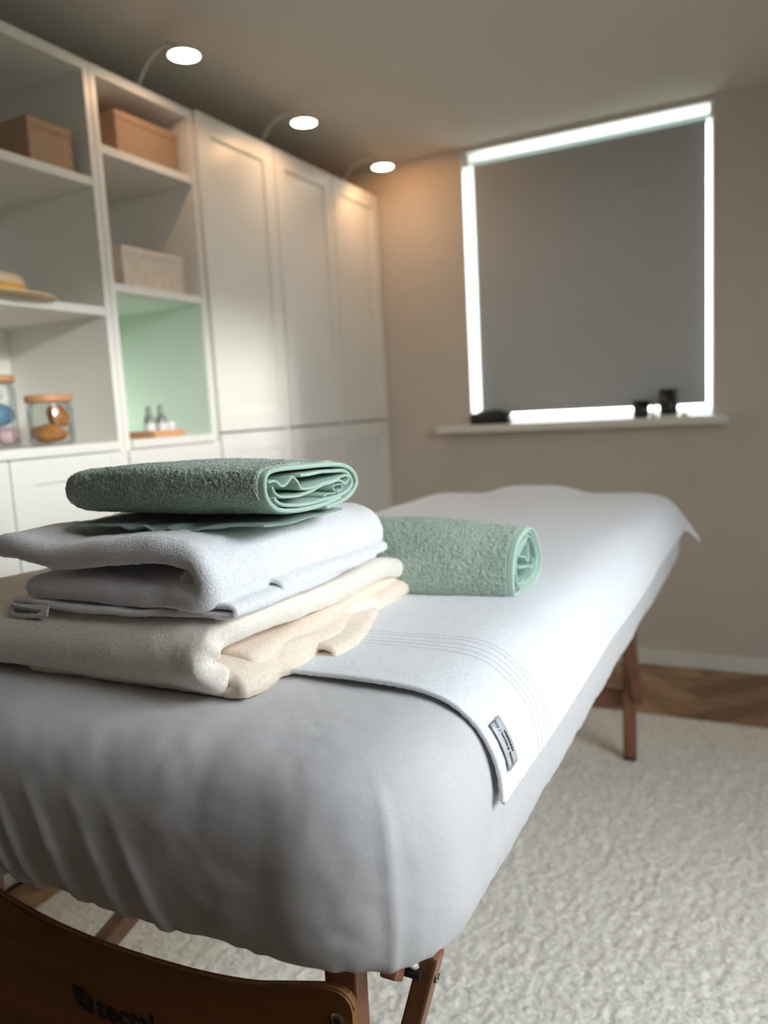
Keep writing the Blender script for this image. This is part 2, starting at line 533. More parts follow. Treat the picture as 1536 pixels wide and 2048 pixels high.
tag(box('floor', XL - .2, XR + .2, YN - .2, YF + .2, -0.06, -0.006, M['floorbase']), kind='structure')
tag(box('ceiling', XL - .2, XR + .2, YN - .2, YF + .2, ZC, ZC + .1, M['ceil']), kind='structure')
tag(box('wall_left', XL - .2, XL, YN - .2, YF + .2, -0.006, ZC, M['wall']), kind='structure')
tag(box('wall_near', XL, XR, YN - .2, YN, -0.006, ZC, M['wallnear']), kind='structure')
wall_with_hole('wall_far', 'y', YF, 0.22, XL, XR, WIN, M['wall'])
wall_with_hole('wall_right', 'x', XR, 0.2, YN, YF + .2, DOOR, M['wall'])
tag(box('baseboard_far', XL + .41, XR, YF - 0.014, YF, 0.0, 0.062, M['trimwhite'], None, 0.004), kind='structure')
tag(box('baseboard_right', XR - 0.014, XR, YN, YF - .014, 0.0, 0.062, M['trimwhite'], None, 0.004), kind='structure')

# herringbone oak planks along the far wall and beside the cabinets
floor = bpy.data.objects['floor']
PW, PL = 0.095, 0.475
regions = [(-1.57, XR, 2.45, YF), (-1.62, -1.42, 0.6, 2.45)]
c45 = math.sqrt(0.5)
def clip(poly, f):
    out = []
    for i in range(len(poly)):
        a, b = poly[i], poly[(i + 1) % len(poly)]
        fa, fb = f(a), f(b)
        if fa >= 0: out.append(a)
        if (fa >= 0) != (fb >= 0):
            t = fa / (fa - fb); out.append((a[0] + (b[0] - a[0]) * t, a[1] + (b[1] - a[1]) * t))
    return out
planks = []
g = 0.0012
for i in range(-40, 60):
    for j in range(-14, 22):
        # classic herringbone in plank-width units, turned by 45 degrees
        u, v = i + j * 0, i
        n_ = int(PL / PW)
        ox, oy = i * PW + 2 * n_ * PW * j * 0.5 * 2, i * PW
        for kind in (0, 1):
            if kind == 0: q = (ox, ox + PL, oy, oy + PW)
            else: q = (ox + PL, ox + PL + PW, oy + PW - PL + 0 * PW, oy + PW)
            pts = [(q[0] + g, q[2] + g), (q[1] - g, q[2] + g), (q[1] - g, q[3] - g), (q[0] + g, q[3] - g)]
            w = [(-0.9 + (a - b) * c45, 2.2 + (a + b) * c45) for a, b in pts]
            for R in regions:
                p = w
                for f in (lambda s: s[0] - R[0], lambda s: R[1] - s[0], lambda s: s[1] - R[2], lambda s: R[3] - s[1]):
                    p = clip(p, f)
                    if len(p) < 3: break
                if len(p) >= 3:
                    ar = 0.5 * abs(sum(p[k][0] * p[(k + 1) % len(p)][1] - p[(k + 1) % len(p)][0] * p[k][1] for k in range(len(p))))
                    if ar > 0.0006: planks.append((p, kind))
for k, (p, kind) in enumerate(planks):
    poly_prism('plank', p, 'z', -0.006, 0.0, M['plank'][(k * 7 + kind * 2 + random.randint(0, 1)) % 3], floor)

# window in the far wall: frame, pane, sill
w0, w1, wz0, wz1 = WIN
win = bpy.data.objects.new('window_1', None); COL.objects.link(win); win.location = ((w0 + w1) / 2, YF, wz0)
tag(win, kind='structure')
bm = bmesh.new()
yf0, yf1 = YF + 0.135, YF + 0.195
fw = 0.022
bx(bm, w0, w0 + fw, yf0, yf1, wz0, wz1); bx(bm, w1 - fw, w1, yf0, yf1, wz0, wz1)
bx(bm, w0 + fw, w1 - fw, yf0, yf1, wz0, wz0 + fw); bx(bm, w0 + fw, w1 - fw, yf0, yf1, wz1 - fw, wz1)
bm_obj('window_frame', bm, M['upvc'], win, 0.003)
box('pane', w0 + fw, w1 - fw, YF + 0.16, YF + 0.166, wz0 + fw, wz1 - fw, M['pane'], win)
box('window_sill', -1.325, -0.158, YF - 0.075, YF + 0.2, 0.972, 1.004, M['trimwhite'], win, 0.006)
bm = bmesh.new()      # plastered white reveal lining the opening
bx(bm, w0, w0 + 0.006, YF + 0.002, yf0, wz0, wz1); bx(bm, w1 - 0.006, w1, YF + 0.002, yf0, wz0, wz1); bx(bm, w0, w1, YF + 0.002, yf0, wz1 - 0.006, wz1)
bm_obj('reveal_lining', bm, M['upvc'], win)

# second window, in the right wall (outside the picture, the daylight comes through it)
dy0, dy1, dz0, dz1 = DOOR
door = bpy.data.objects.new('window_2', None); COL.objects.link(door); door.location = (XR + .1, (dy0 + dy1) / 2, dz0)
tag(door, kind='structure')
bm = bmesh.new()
for a, b in ((dy0, dy0 + .05), (dy1 - .05, dy1)):
    bx(bm, XR + .06, XR + .13, a, b, dz0, dz1)
bx(bm, XR + .06, XR + .13, dy0 + .05, dy1 - .05, dz0, dz0 + .05); bx(bm, XR + .06, XR + .13, dy0 + .05, dy1 - .05, dz1 - .05, dz1)
bm_obj('window_frame', bm, M['upvc'], door, 0.003)
box('pane', XR + .09, XR + .096, dy0 + .05, dy1 - .05, dz0 + .05, dz1 - .05, M['pane'], door)
box('handle', XR + .04, XR + .06, dy0 + .015, dy0 + .035, 1.0, 1.11, M['steel'], door, 0.004)
tag(box('sun_block_wall', XR + 2.2, XR + 2.32, -4.0, 6.0, -0.1, 2.02, M['ground']), kind='structure')  # added wall, out of view, keeps low sun and sky off the table
tag(box('ground', XR + .2, XR + 2.2, -4.0, 6.0, -0.12, -0.02, M['ground']), kind='structure')

# ------------------------------------------------------------------ cabinets
XF = -1.594        # fronts of the cabinets
ZT = 2.02
ZB = 1.045         # top of the lower doors / ledge
def shaker_door(name, y0, y1, z0, z1, parent, rail=0.062):
    bm = bmesh.new()
    xf = XF + 0.012; xb = XF - 0.007
    bx(bm, xb, xf, y0, y0 + rail, z0, z1); bx(bm, xb, xf, y1 - rail, y1, z0, z1)
    bx(bm, xb, xf, y0 + rail, y1 - rail, z1 - rail, z1); bx(bm, xb, xf, y0 + rail, y1 - rail, z0, z0 + rail)
    d = bm_obj(name, bm, M['white'], parent, 0.0015)
    box('door_panel', xb, xf - 0.009, y0 + rail - .002, y1 - rail + .002, z0 + rail - .002, z1 - rail + .002, M['white'], d)
    return d

T = 0.02
def open_unit(label, y0, y1, shelves, mint, doors):
    t = thing('bookcase', (XL + .2, (y0 + y1) / 2, 0), label, 'bookcase', 'white cabinet run')
    xb = XL + 0.004
    box('side_panel', xb, XF, y0, y0 + T, 0.0, ZT, M['white'], t, 0.001)
    box('side_panel', xb, XF, y1 - T, y1, 0.0, ZT, M['white'], t, 0.001)
    box('top_panel', xb, XF, y0 + T, y1 - T, ZT - 0.026, ZT, M['white'], t, 0.001)
    box('back_panel', xb, xb + 0.006, y0 + T, y1 - T, 0.06, ZT - 0.026, M['white'], t)
    for z in shelves:
        box('shelf', xb + 0.006, XF - 0.002, y0 + T, y1 - T, z - 0.022, z, M['white'], t, 0.001)
    box('ledge', xb + 0.006, XF + .012, y0 + T, y1 - T, ZB - 0.024, ZB, M['white'], t, 0.001)
    box('plinth', XF - 0.06, XF - 0.045, y0 + T, y1 - T, 0.0, 0.06, M['white'], t)
    if mint:
        box('mint_lining', xb + 0.01, XF - 0.004, y1 - T - 0.003, y1 - T, ZB, shelves[-1] - 0.022, M['mint'], t)['label'] = 'mint green lining board'
        box('mint_lining', xb + 0.006, xb + 0.01, y0 + T, y1 - T, ZB, shelves[-1] - 0.022, M['mint'], t)['label'] = 'mint green lining board'
        box('mint_lining', xb + 0.01, XF - 0.02, y0 + T, y1 - T - .003, shelves[-1] - 0.025, shelves[-1] - 0.022, M['mint'], t)['label'] = 'mint green lining board'
    for a, b in doors:
        shaker_door('door', a, b, 0.065, ZB - 0.027, t)
    return t

open_unit('wide white open bookcase holding the straw hat and glass jars', 0.785, 1.583, (1.73, 1.40), False, ((0.788, 1.208), (1.212, 1.580)))
open_unit('narrow white open bookcase with mint green lowest compartment', 1.585, 1.984, (1.824, 1.468), True, ((1.588, 1.981),))
for i, (y0, y1, lb) in enumerate(((1.988, 2.398, 'tall white panelled cabinet beside the open mint green compartment, partly sunlit'), (2.400, 2.803, 'tall white panelled cabinet between the two other closed ones'), (2.805, 3.204, 'tall white panelled cabinet standing in the corner by the window wall'))):
    t = thing('tall_cabinet', (XL + .2, (y0 + y1) / 2, 0), lb, 'cabinet', 'white cabinet run')
    xb = XL + 0.004
    bm = bmesh.new()
    bx(bm, xb, XF - 0.008, y0, y0 + 0.018, 0, ZT); bx(bm, xb, XF - 0.008, y1 - 0.018, y1, 0, ZT)
    bx(bm, xb, XF - 0.008, y0 + .018, y1 - .018, ZT - 0.02, ZT); bx(bm, xb, xb + .006, y0 + .018, y1 - .018, 0.06, ZT - .02)
    bx(bm, xb, XF - .008, y0 + .018, y1 - .018, 0.06, 0.08)
    bm_obj('carcass', bm, M['white'], t)
    box('plinth', XF - 0.06, XF - 0.045, y0 + .018, y1 - .018, 0.0, 0.06, M['white'], t)
    shaker_door('upper_door', y0 + .003, y1 - .002, ZB + .002, ZT + 0.002, t)
    shaker_door('lower_door', y0 + .003, y1 - .002, 0.065, ZB - .004, t)

# clip lamps on the cabinet tops
for i, (ly, lb) in enumerate(((1.758, 'white gooseneck cabinet lamp nearest the camera, above the open bookcases'), (2.351, 'white gooseneck cabinet lamp above the closed doors, middle of three'), (2.937, 'white gooseneck cabinet lamp nearest the window wall'))):
    t = thing('cabinet_lamp', (XF - 0.06, ly + 0.06, ZT + .002), lb, 'lamp', 'gooseneck lamps on the cabinet tops')
    lx, lz = -1.42, 2.055
    box('clamp', XF - .085, XF - .035, ly + .045, ly + .075, ZT + .002, ZT + 0.014, M['lampwhite'], t, 0.003)
    tube('gooseneck', [(XF - 0.06, ly + .06, ZT + .012), (XF - .03, ly + .05, ZT + .035), (XF + .02, ly + .035, ZT + .070), (XF + .08, ly + .018, ZT + .082), (lx - .045, ly + .006, lz + .042), (lx, ly, lz + .012)], 0.0055, M['lampwhite'], t, 10, 0.008)
    hd = lathe('lamp_head', [(0.0, .014), (.02, .014), (.040, .010), (.045, .004), (.045, -.002), (.041, -.002)], (lx, ly, lz), M['lampwhite'], t, 32)
    lathe('diffuser', [(0.041, -.0025), (0.0, -.0035)], (lx, ly, lz), M['lampglow'], hd, 32)
    ld = bpy.data.lights.new('lamp_light', 'SPOT')
    ld.energy = (1.35, 1.35, 2.0)[i]; ld.color = (1.0, 0.50, 0.20); ld.shadow_soft_size = 0.035; ld.spot_size = math.radians(172); ld.spot_blend = 0.25
    lo = bpy.data.objects.new('lamp_light', ld); COL.objects.link(lo); lo.parent = hd
    lo.location = Vector((lx, ly, lz - 0.012)) - base_of(hd)
    if i == 2: lo.rotation_euler = (math.radians(32), 0, 0)

# ------------------------------------------------------------------ things on the shelves
def storage_box(x0, x1, y0, y1, z0, z1, mat, label, lidded):
    t = thing('storage_box', ((x0 + x1) / 2, (y0 + y1) / 2, z0), label, 'box', 'storage boxes on the shelves')
    box('body', x0, x1, y0, y1, z0, z1 - 0.03 if lidded else z1 - .006, mat, t, 0.004)
    if lidded: box('lid', x0 - .003, x1 + .003, y0 - .003, y1 + .003, z1 - 0.03, z1, mat, t, 0.004)
    else:
        bm = bmesh.new()
        bx(bm, x0 - .002, x1 + .002, y0 - .002, y0 + .004, z1 - .02, z1); bx(bm, x0 - .002, x1 + .002, y1 - .004, y1 + .002, z1 - .02, z1)
        bx(bm, x0 - .002, x0 + .004, y0 + .004, y1 - .004, z1 - .02, z1); bx(bm, x1 - .004, x1 + .002, y0 + .004, y1 - .004, z1 - .02, z1)
        bm_obj('rim', bm, mat, t)
    return t
storage_box(-1.90, -1.625, 1.40, 1.535, 1.73, 1.842, M['boxbrown'], 'brown fabric storage box on the top shelf of the wide bookcase', False)
storage_box(-1.94, -1.625, 1.695, 1.945, 1.824, 1.945, M['boxbrown'], 'brown fabric storage box on the top shelf of the narrow bookcase', False)
storage_box(-1.93, -1.625, 1.675, 1.925, 1.468, 1.583, M['boxlight'], 'pale beige storage box above the mint green compartment', False)

t = thing('straw_hat', (-1.70, 1.275, 1.40), 'straw hat with orange ribbon lying on the wide bookcase shelf', 'hat')
lathe('hat_body', [(.0, .060), (.06, .060), (.090, .057), (.099, .048), (.102, .03), (.106, .012), (.125, .006), (.172, .004), (.174, .0015), (.17, .0), (.10, .001), (.0, .001)], (-1.70, 1.275, 1.40), M['straw'], t, 48)
lathe('ribbon', [(.1055, .013), (.1045, .022), (.1035, .031), (.101, .031), (.101, .013)], (-1.70, 1.275, 1.40), M['ribbon'], t, 48)

def jar(cx, cy, r, h, label):
    t = thing('glass_jar', (cx, cy, ZB), label, 'jar', 'glass jars with wooden lids')
    lathe('jar_glass', [(0, .001), (r * .9, .001), (r, .01), (r, h - .03), (r * .93, h - .018), (r * .93, h - .012), (r * .9, h - .012), (r * .9, h - .02), (r * .97, h - .032), (r * .97, .012), (r * .88, .005), (0, .005)], (cx, cy, ZB), M['glass'], t, 36)
    lathe('lid', [(0, h - .012), (r * 1.0, h - .012), (r * 1.02, h - .008), (r * 1.02, h + .002), (r * .98, h + .006), (0, h + .006)], (cx, cy, ZB), M['lid'], t, 36)
    return t
def lump(name, c, r, mat, parent, seed, rough=0.2):
    bm = bmesh.new()
    bmesh.ops.create_icosphere(bm, subdivisions=3, radius=1)
    P = np.array([v.co[:] for v in bm.verts])
    k = 1 + rough * vnoise(P, 1.6, seed) + rough * .4 * vnoise(P, 5, seed + 3)
    for v, q in zip(bm.verts, P * k[:, None]):
        v.co = (c[0] + q[0] * r[0], c[1] + q[1] * r[1], c[2] + q[2] * r[2])
    return bm_obj(name, bm, mat, parent, 0, True)
jar(-1.660, 1.405, .056, .122, 'small glass jar of brown sponges with wooden lid')
tag(lump('sponge', (-1.664, 1.400, ZB + .030), (.042, .044, .025), M['sponge'], None, 3), 'larger brown sponge lying at the bottom of the small glass jar', 'sponge', 'sponges in the jar')
tag(lump('sponge', (-1.650, 1.420, ZB + .074), (.026, .026, .030), M['sponge'], None, 5), 'smaller brown sponge resting on the other one in the jar', 'sponge', 'sponges in the jar')
jar(-1.80, 1.335, .068, .178, 'taller glass jar with wooden lid holding coloured packets')
tag(lump('packet', (-1.815, 1.30, ZB + .03), (.035, .03, .024), M['redpack'], None, 8, .1), 'dark red packet at the bottom of the tall jar', 'packet', 'packets in the jar')
tag(lump('packet', (-1.77, 1.355, ZB + .03), (.03, .03, .024), M['pinkpack'], None, 9, .1), 'pink and white packet at the bottom of the tall jar', 'packet', 'packets in the jar')
tag(lump('packet', (-1.79, 1.35, ZB + .085), (.042, .04, .03), M['bluepack'], None, 10, .12), 'blue packet in the middle of the tall jar', 'packet', 'packets in the jar')
tag(lump('packet', (-1.80, 1.325, ZB + .137), (.044, .042, .022), M['whitepack'], None, 11, .12), 'white packet on top inside the tall jar', 'packet', 'packets in the jar')

t = thing('wooden_tray', (-1.68, 1.80, ZB), 'small wooden tray holding bottles in the mint green compartment', 'tray')
bm = bmesh.new()
bx(bm, -1.735, -1.625, 1.735, 1.868, ZB, ZB + .008)
bx(bm, -1.735, -1.625, 1.735, 1.741, ZB + .008, ZB + .02); bx(bm, -1.735, -1.625, 1.862, 1.868, ZB + .008, ZB + .02)
bm_obj('tray_board', bm, M['lid'], t, 0.001)
box('tray_rim', -1.631, -1.625, 1.741, 1.862, ZB + .008, ZB + .02, M['lid'], t, 0.001)
box('tray_rim', -1.735, -1.729, 1.741, 1.862, ZB + .008, ZB + .02, M['lid'], t, 0.001)
for by, bh, lb in ((1.762, .085, 'slim grey bottle at the left of the wooden tray'), (1.812, .088, 'slim grey bottle in the middle of the wooden tray')):
    t = thing('small_bottle', (-1.665, by, ZB + .008), lb, 'bottle', 'bottles on the tray')
    lathe('bottle_body', [(0, 0), (.014, 0), (.016, .003), (.016, .045), (.012, .055), (.007, .06), (.007, .064), (0, .064)], (-1.665, by, ZB + .008), M['amber'], t, 20)
    lathe('label', [(.0163, .010), (.0163, .034)], (-1.665, by, ZB + .008), M['whitepack'], t, 20)
    lathe('cap', [(.008, .062), (.008, bh - .006), (.005, bh), (0, bh)], (-1.665, by, ZB + .008), M['amber'], t, 16)
t = thing('small_pot', (-1.66, 1.843, ZB + .008), 'small white lidded pot at the right of the wooden tray', 'pot')
lathe('pot_body', [(0, 0), (.014, 0), (.0155, .003), (.0155, .022), (0, .022)], (-1.66, 1.843, ZB + .008), M['whitepack'], t, 20)
lathe('pot_lid', [(.0165, .022), (.0165, .034), (.015, .036), (0, .036)], (-1.66, 1.843, ZB + .008), M['whitepack'], t, 20)

# ------------------------------------------------------------------ blind and sill things
bl0, bl1 = -1.147, -0.240
t = thing('pleated_blind', ((bl0 + bl1) / 2, YF + 0.03, 1.048), 'grey pleated blackout blind lowered over the window', 'blind')
zt_, zb_ = 2.084, 1.060
npl = 62
zz = np.linspace(zb_, zt_, npl * 2 + 1)
yy = YF + 0.035 + np.where(np.arange(npl * 2 + 1) % 2 == 0, 0.0045, -0.0045)
V = np.array([[(x, y, z) for x in (bl0, bl1)] for y, z in zip(yy, zz)]).reshape(-1, 3)
V2 = V + np.array([0, 0.0022, 0])
F = np.concatenate([quads(npl * 2 + 1, 2), quads(npl * 2 + 1, 2, len(V), True)])
link_mesh('blind_fabric', grid_mesh('blind_fabric', np.concatenate([V, V2]), F), M['blind'], t)
box('head_rail', -1.165, -0.228, YF + 0.018, YF + 0.052, 2.084, 2.094, M['headrail'], t, 0.003)
box('bottom_rail', bl0, bl1, YF + 0.022, YF + 0.048, 1.046, 1.062, M['blind'], t, 0.003)
box('rail_bracket', -1.184, -1.165, YF + 0.018, YF + 0.052, 2.08, 2.129, M['trimwhite'], t, 0.002)
box('rail_bracket', -0.228, -0.218, YF + 0.018, YF + 0.052, 2.08, 2.129, M['trimwhite'], t, 0.002)

SZ = 1.004
t = thing('black_case', (-1.08, YF - .03, SZ), 'low black case at the left end of the window sill', 'case')
bm = bmesh.new(); bx(bm, -1.172, -0.998, YF - .066, YF - .004, SZ, SZ + .05)
bm_obj('case_body', bm, M['black'], t, 0.014, True, 3)
lump('case_cover', (-1.085, YF - .035, SZ + .052), (.06, .028, .01), M['black'], t, 4, .05)
def cup(cx, cy, r, h, z0, label, hd):
    t = thing('dark_cup', (cx, cy, z0), label, 'cup', 'dark cups on the window sill')
    lathe('cup_body', [(0, 0), (r * .88, 0), (r * .96, .004), (r, .02), (r, h), (r * .92, h), (r * .9, .012), (0, .010)], (cx, cy, z0), M['darkglass'], t, 32)
    if hd:
        tube('handle', [(cx + r * .95, cy - .004, z0 + h * .8), (cx + r + .014, cy - .008, z0 + h * .74), (cx + r + .018, cy - .01, z0 + h * .45), (cx + r + .01, cy - .008, z0 + h * .22), (cx + r * .95, cy - .004, z0 + h * .2)], .0035, M['darkglass'], t, 8, .006)
cup(-.472, YF - .036, .030, .068, SZ, 'small dark cup on the window sill beside the taller one', True)
t = thing('white_dish', (-.365, YF - .037, SZ), 'small white dish under the taller dark cup on the sill', 'dish')
lathe('dish_body', [(0, 0), (.03, 0), (.034, .001), (.037, .008), (.035, .009), (.031, .004), (0, .004)], (-.37, YF - .038, SZ), M['trimwhite'], t, 32)
cup(-.37, YF - .038, .034, .102, SZ + .004, 'taller dark cup standing on a white dish on the sill', False)
for cx, lb in ((-.422, 'white tealight on the sill left of the taller cup'), (-.312, 'white tealight on the sill right of the taller cup')):
    t = thing('tealight', (cx, YF - .05, SZ), lb, 'candle', 'tealights on the sill')
    lathe('candle_case', [(0, 0), (.013, 0), (.0135, .012), (.012, .012), (.0115, .009), (0, .009)], (cx, YF - .055, SZ), M['trimwhite'], t, 24)
    lathe('wick', [(.0008, .009), (.0008, .015), (0, .015)], (cx, YF - .055, SZ), M['dark'], t, 6)

# ------------------------------------------------------------------ rug
rx0, rx1, ry0, ry1 = -1.50, 0.62, 0.88, 2.655
xs = np.unique(np.concatenate([np.linspace(rx0, -1.1, 40), np.linspace(-1.1, 0.15, 240), np.linspace(.15, rx1, 40)]))
ys = np.unique(np.concatenate([np.linspace(ry0, 1.9, 230), np.linspace(1.9, ry1, 90)]))
Xg, Yg = np.meshgrid(xs, ys, indexing='ij')
C0 = np.stack([Xg, Yg, np.zeros_like(Xg)], -1)
d = np.minimum(np.minimum(Xg - rx0, rx1 - Xg), np.minimum(Yg - ry0, ry1 - Yg))
hh = 0.012 * np.sqrt(np.clip(1 - (1 - np.clip(d / .012, 0, 1)) ** 2, 0, 1))
hh = hh + np.clip(d / .02, 0, 1) * (0.0024 * vnoise(C0 * np.array([1.0, .7, 1]), 80, 3) + .0018 * vnoise(C0, 160, 4) + .0010 * vnoise(C0, 9, 6))
C0[..., 2] = np.maximum(hh, 0.0) + .0005
ns, nv = C0.shape[:2]
rug = link_mesh('rug', grid_mesh('rug', C0, quads(ns, nv)), M['rug'], None, True)
tag(rug, 'large cream short pile rug under the massage table', 'rug')

# ------------------------------------------------------------------ massage table
TX0, TX1, TY0, TY1, TZ = -1.060, -0.243, 0.488, 2.42, 0.80
TCX = (TX0 + TX1) / 2
tb = thing('massage_table', (TCX, (TY0 + TY1) / 2, 0.012), 'wooden massage table with padded top and folding legs', 'table')
bm = bmesh.new(); bx(bm, TX0 + .05, TX1 - .05, TY0 + .05, TY1 - .05, 0.735, 0.775)
bm_obj('padded_top', bm, M['vinyl'], tb, 0.018, True, 3)
for x in (TX0 + .05, TX1 - .05):
    box('side_rail', x - .014, x + .014, TY0 + .06, TY1 - .06, 0.645, 0.735, M['beech'], tb, 0.003)
for y in (TY0 + .08, 1.45, TY1 - .08):
    box('cross_rail', TX0 + .065, TX1 - .065, y - .014, y + .014, 0.655, 0.735, M['beech'], tb, 0.003)
LZ = 0.0125
for y, s in ((0.605, 1), (2.30, -1)):
    for x in (-0.380, -0.930):
        e = 1 if x > TCX else -1
        lg = box('leg', x - .0185, x + .0185, y - .012, y + .012, 0.26, 0.70, M['beech'], tb, 0.003)
        low = box('leg_extension', x - .0185 * 1, x + .0185, y + s * .0125, y + s * .0345, 0.022, 0.42, M['beech'], lg, 0.003)
        box('rubber_foot', x - .018, x + .018, y + s * .0125, y + s * .0345, LZ, 0.022, M['dark'], lg, 0.002)
    # lower cross bar between the two legs
    if s < 0: box('cross_bar', -0.9115, -0.3985, y - .010, y + .010, 0.17, 0.22, M['beech'], tb, 0.003)
# shaped plywood end board with the maker's print
py0, py1 = 0.581, 0.5925
top = [(-.960, .512), (-.930, .517), (-.905, .512), (-.878, .504), (-.822, .493), (-.757, .486), (-.679, .484), (-.602, .487), (-.543, .492), (-.487, .501), (-.448, .512), (-.399, .5265), (-.384, .529), (-.372, .528), (-.364, .522), (-.361, .512)]
ptop = crv(top, .008)
pl_pts = [tuple(p) for p in ptop] + [(-.361, .30), (-.37, .285), (-.95, .285), (-.960, .30)]
plate = poly_prism('end_board', pl_pts, 'y', py0, py1, M['ply'], tb)
plate['label'] = 'dark brown plywood end board with print'
tube('board_edge', [(p[0], py0 + .0045, p[1] + .0002) for p in ptop], 0.0018, M['plyedge'], plate, 8)
lathe_c = (-.3775, py0 - .0005, .498)
def disc_y(name, c, r, th, mat, parent, n=20, hole=0.0):
    bm = bmesh.new()
    pr = [(0, -th * .6), (hole, -th * .6), (hole, -th), (r * .8, -th), (r, -th * .5), (r, 0)] if hole else [(0, -th), (r * .8, -th), (r, -th * .5), (r, 0)]
    rows = [[bm.verts.new((c[0] + a * math.cos(2 * math.pi * k / n), c[1] + b, c[2] + a * math.sin(2 * math.pi * k / n))) for k in range(n)] if a > 0 else [bm.verts.new((c[0], c[1] + b, c[2]))] for a, b in pr]
    for A, B in zip(rows, rows[1:]):
        for k in range(n):
            if len(A) == 1: bm.faces.new((A[0], B[k], B[(k + 1) % n]))
            else: bm.faces.new((A[k], A[(k + 1) % n], B[(k + 1) % n], B[k]))
    return bm_obj(name, bm, mat, parent, 0, False)
for x in (-.378, -.935):
    b_ = disc_y('bolt', (x, py0, .500), .0075, .0025, M['steel'], plate, 20)
    disc_y('bolt_socket', (x, py0 - .0025, .500), .0042, .0004, M['dark'], b_, 6)
# print: box emblem and lettering
def flat(name, polys, y, mat, parent):
    bm = bmesh.new()
    for p in polys:
        a = [bm.verts.new((q[0], y, q[1])) for q in p]; b = [bm.verts.new((q[0], y + .0006, q[1])) for q in p]
        bm.faces.new(a); bm.faces.new(b[::-1])
        for i in range(len(p)): bm.faces.new((a[i], b[i], b[(i + 1) % len(p)], a[(i + 1) % len(p)]))
    return bm_obj(name, bm, mat, parent)
ex, ez, es = -.7565, .3880, .033
E_ = lambda pts: [(ex + a * es, ez + b * es) for a, b in pts]
flat('emblem', [E_([(.02, .78), (.60, .76), (.62, .95), (.04, 1.0)]), E_([(.0, .52), (.58, .48), (.60, .70), (.02, .73)]), E_([(.03, .46), (.58, .42), (.95, .03), (.55, .1), (.2, .28)]), E_([(.67, .95), (.99, .68), (.99, .10), (.64, .47), (.66, .60), (.74, .66), (.74, .72), (.655, .70)])], py0 - .0007, M['ink'], plate)
def text_mesh(name, body, size, mat, parent, mtx, extrude=0.0004, bold=0.0):
    cu = bpy.data.curves.new(name, 'FONT')
    cu.body = body; cu.size = size; cu.extrude = extrude; cu.resolution_u = 3; cu.offset = bold; cu.space_character = 1.04
    tmp = bpy.data.objects.new(name + '_tmp', cu); COL.objects.link(tmp)
    dg = bpy.context.evaluated_depsgraph_get(); dg.update()
    me = bpy.data.meshes.new_from_object(tmp.evaluated_get(dg))
    bpy.data.objects.remove(tmp); bpy.data.curves.remove(cu)
    me.transform(mtx)
    return link_mesh(name, me, mat, parent)
mt = Matrix.Translation((-.7165, py0 - .0007, .3905)) @ Matrix.Rotation(math.radians(-2), 4, 'Y') @ Matrix.Rotation(math.radians(90), 4, 'X')
text_mesh('lettering', 'tectake', .0400, M['ink'], plate, mt, .0004, .0009)

# folding braces, pivot blocks, steel cable
def brace(p0, p1, w, h, name='brace'):
    return bar(name, p0, p1, w, h, M['beech'], tb, 0.003)
b1 = brace((-.3045, .651, .547), (-.385, .628, .25), .021, .021)
b2 = brace((-1.0055, .651, .547), (-.925, .628, .25), .021, .021)
brace((-.334, .614, .532), (-.338, .72, .66), .018, .022, 'pivot_arm')
brace((-.976, .614, .532), (-.972, .72, .66), .018, .022, 'pivot_arm')
brace((-.955, .615, .215), (-.955, 1.50, .455), .024, .034, 'stay')
brace((-.955, 2.28, .215), (-.955, 1.50, .455), .024, .034, 'stay')
brace((-.355, 2.28, .20), (-.355, 2.02, .64), .024, .036, 'stay')
bm = bmesh.new()
bmesh.ops.create_cone(bm, cap_ends=True, segments=20, radius1=.0072, radius2=.006, depth=.003, matrix=Matrix.Translation((-.3000, .649, .521)) @ Matrix.Rotation(math.radians(90), 4, 'Y'))
bolt = bm_obj('pivot_bolt', bm, M['steel'], tb)
bm = bmesh.new(); bx(bm, -.2988, -.2982, .6450, .6530, .5203, .5217); bx(bm, -.2988, -.2982, .6483, .6497, .5170, .5250)
bm_obj('bolt_cross', bm, M['dark'], bolt)
bm = bmesh.new()
bmesh.ops.create_cone(bm, cap_ends=True, segments=16, radius1=.006, radius2=.006, depth=.022, matrix=Matrix.Translation((-.323, .638, .527)) @ Matrix.Rotation(math.radians(90), 4, 'Y'))
bm_obj('pivot_pin', bm, M['dark'], tb)
tube('cable', [(-.3175, .640, .531), (-.3165, .648, .540), (-.314, .662, .556), (-.312, .675, .58), (-.312, .69, .62)], .0028, M['cable'], tb, 8, .004)
tube('cable_sleeve', [(-.3185, .642, .530), (-.3215, .629, .546)], .0046, M['cable'], tb, 10)
tube('cable', [(-.3215, .629, .546), (-.326, .628, .57), (-.335, .64, .62)], .0022, M['cable'], tb, 8, .006)

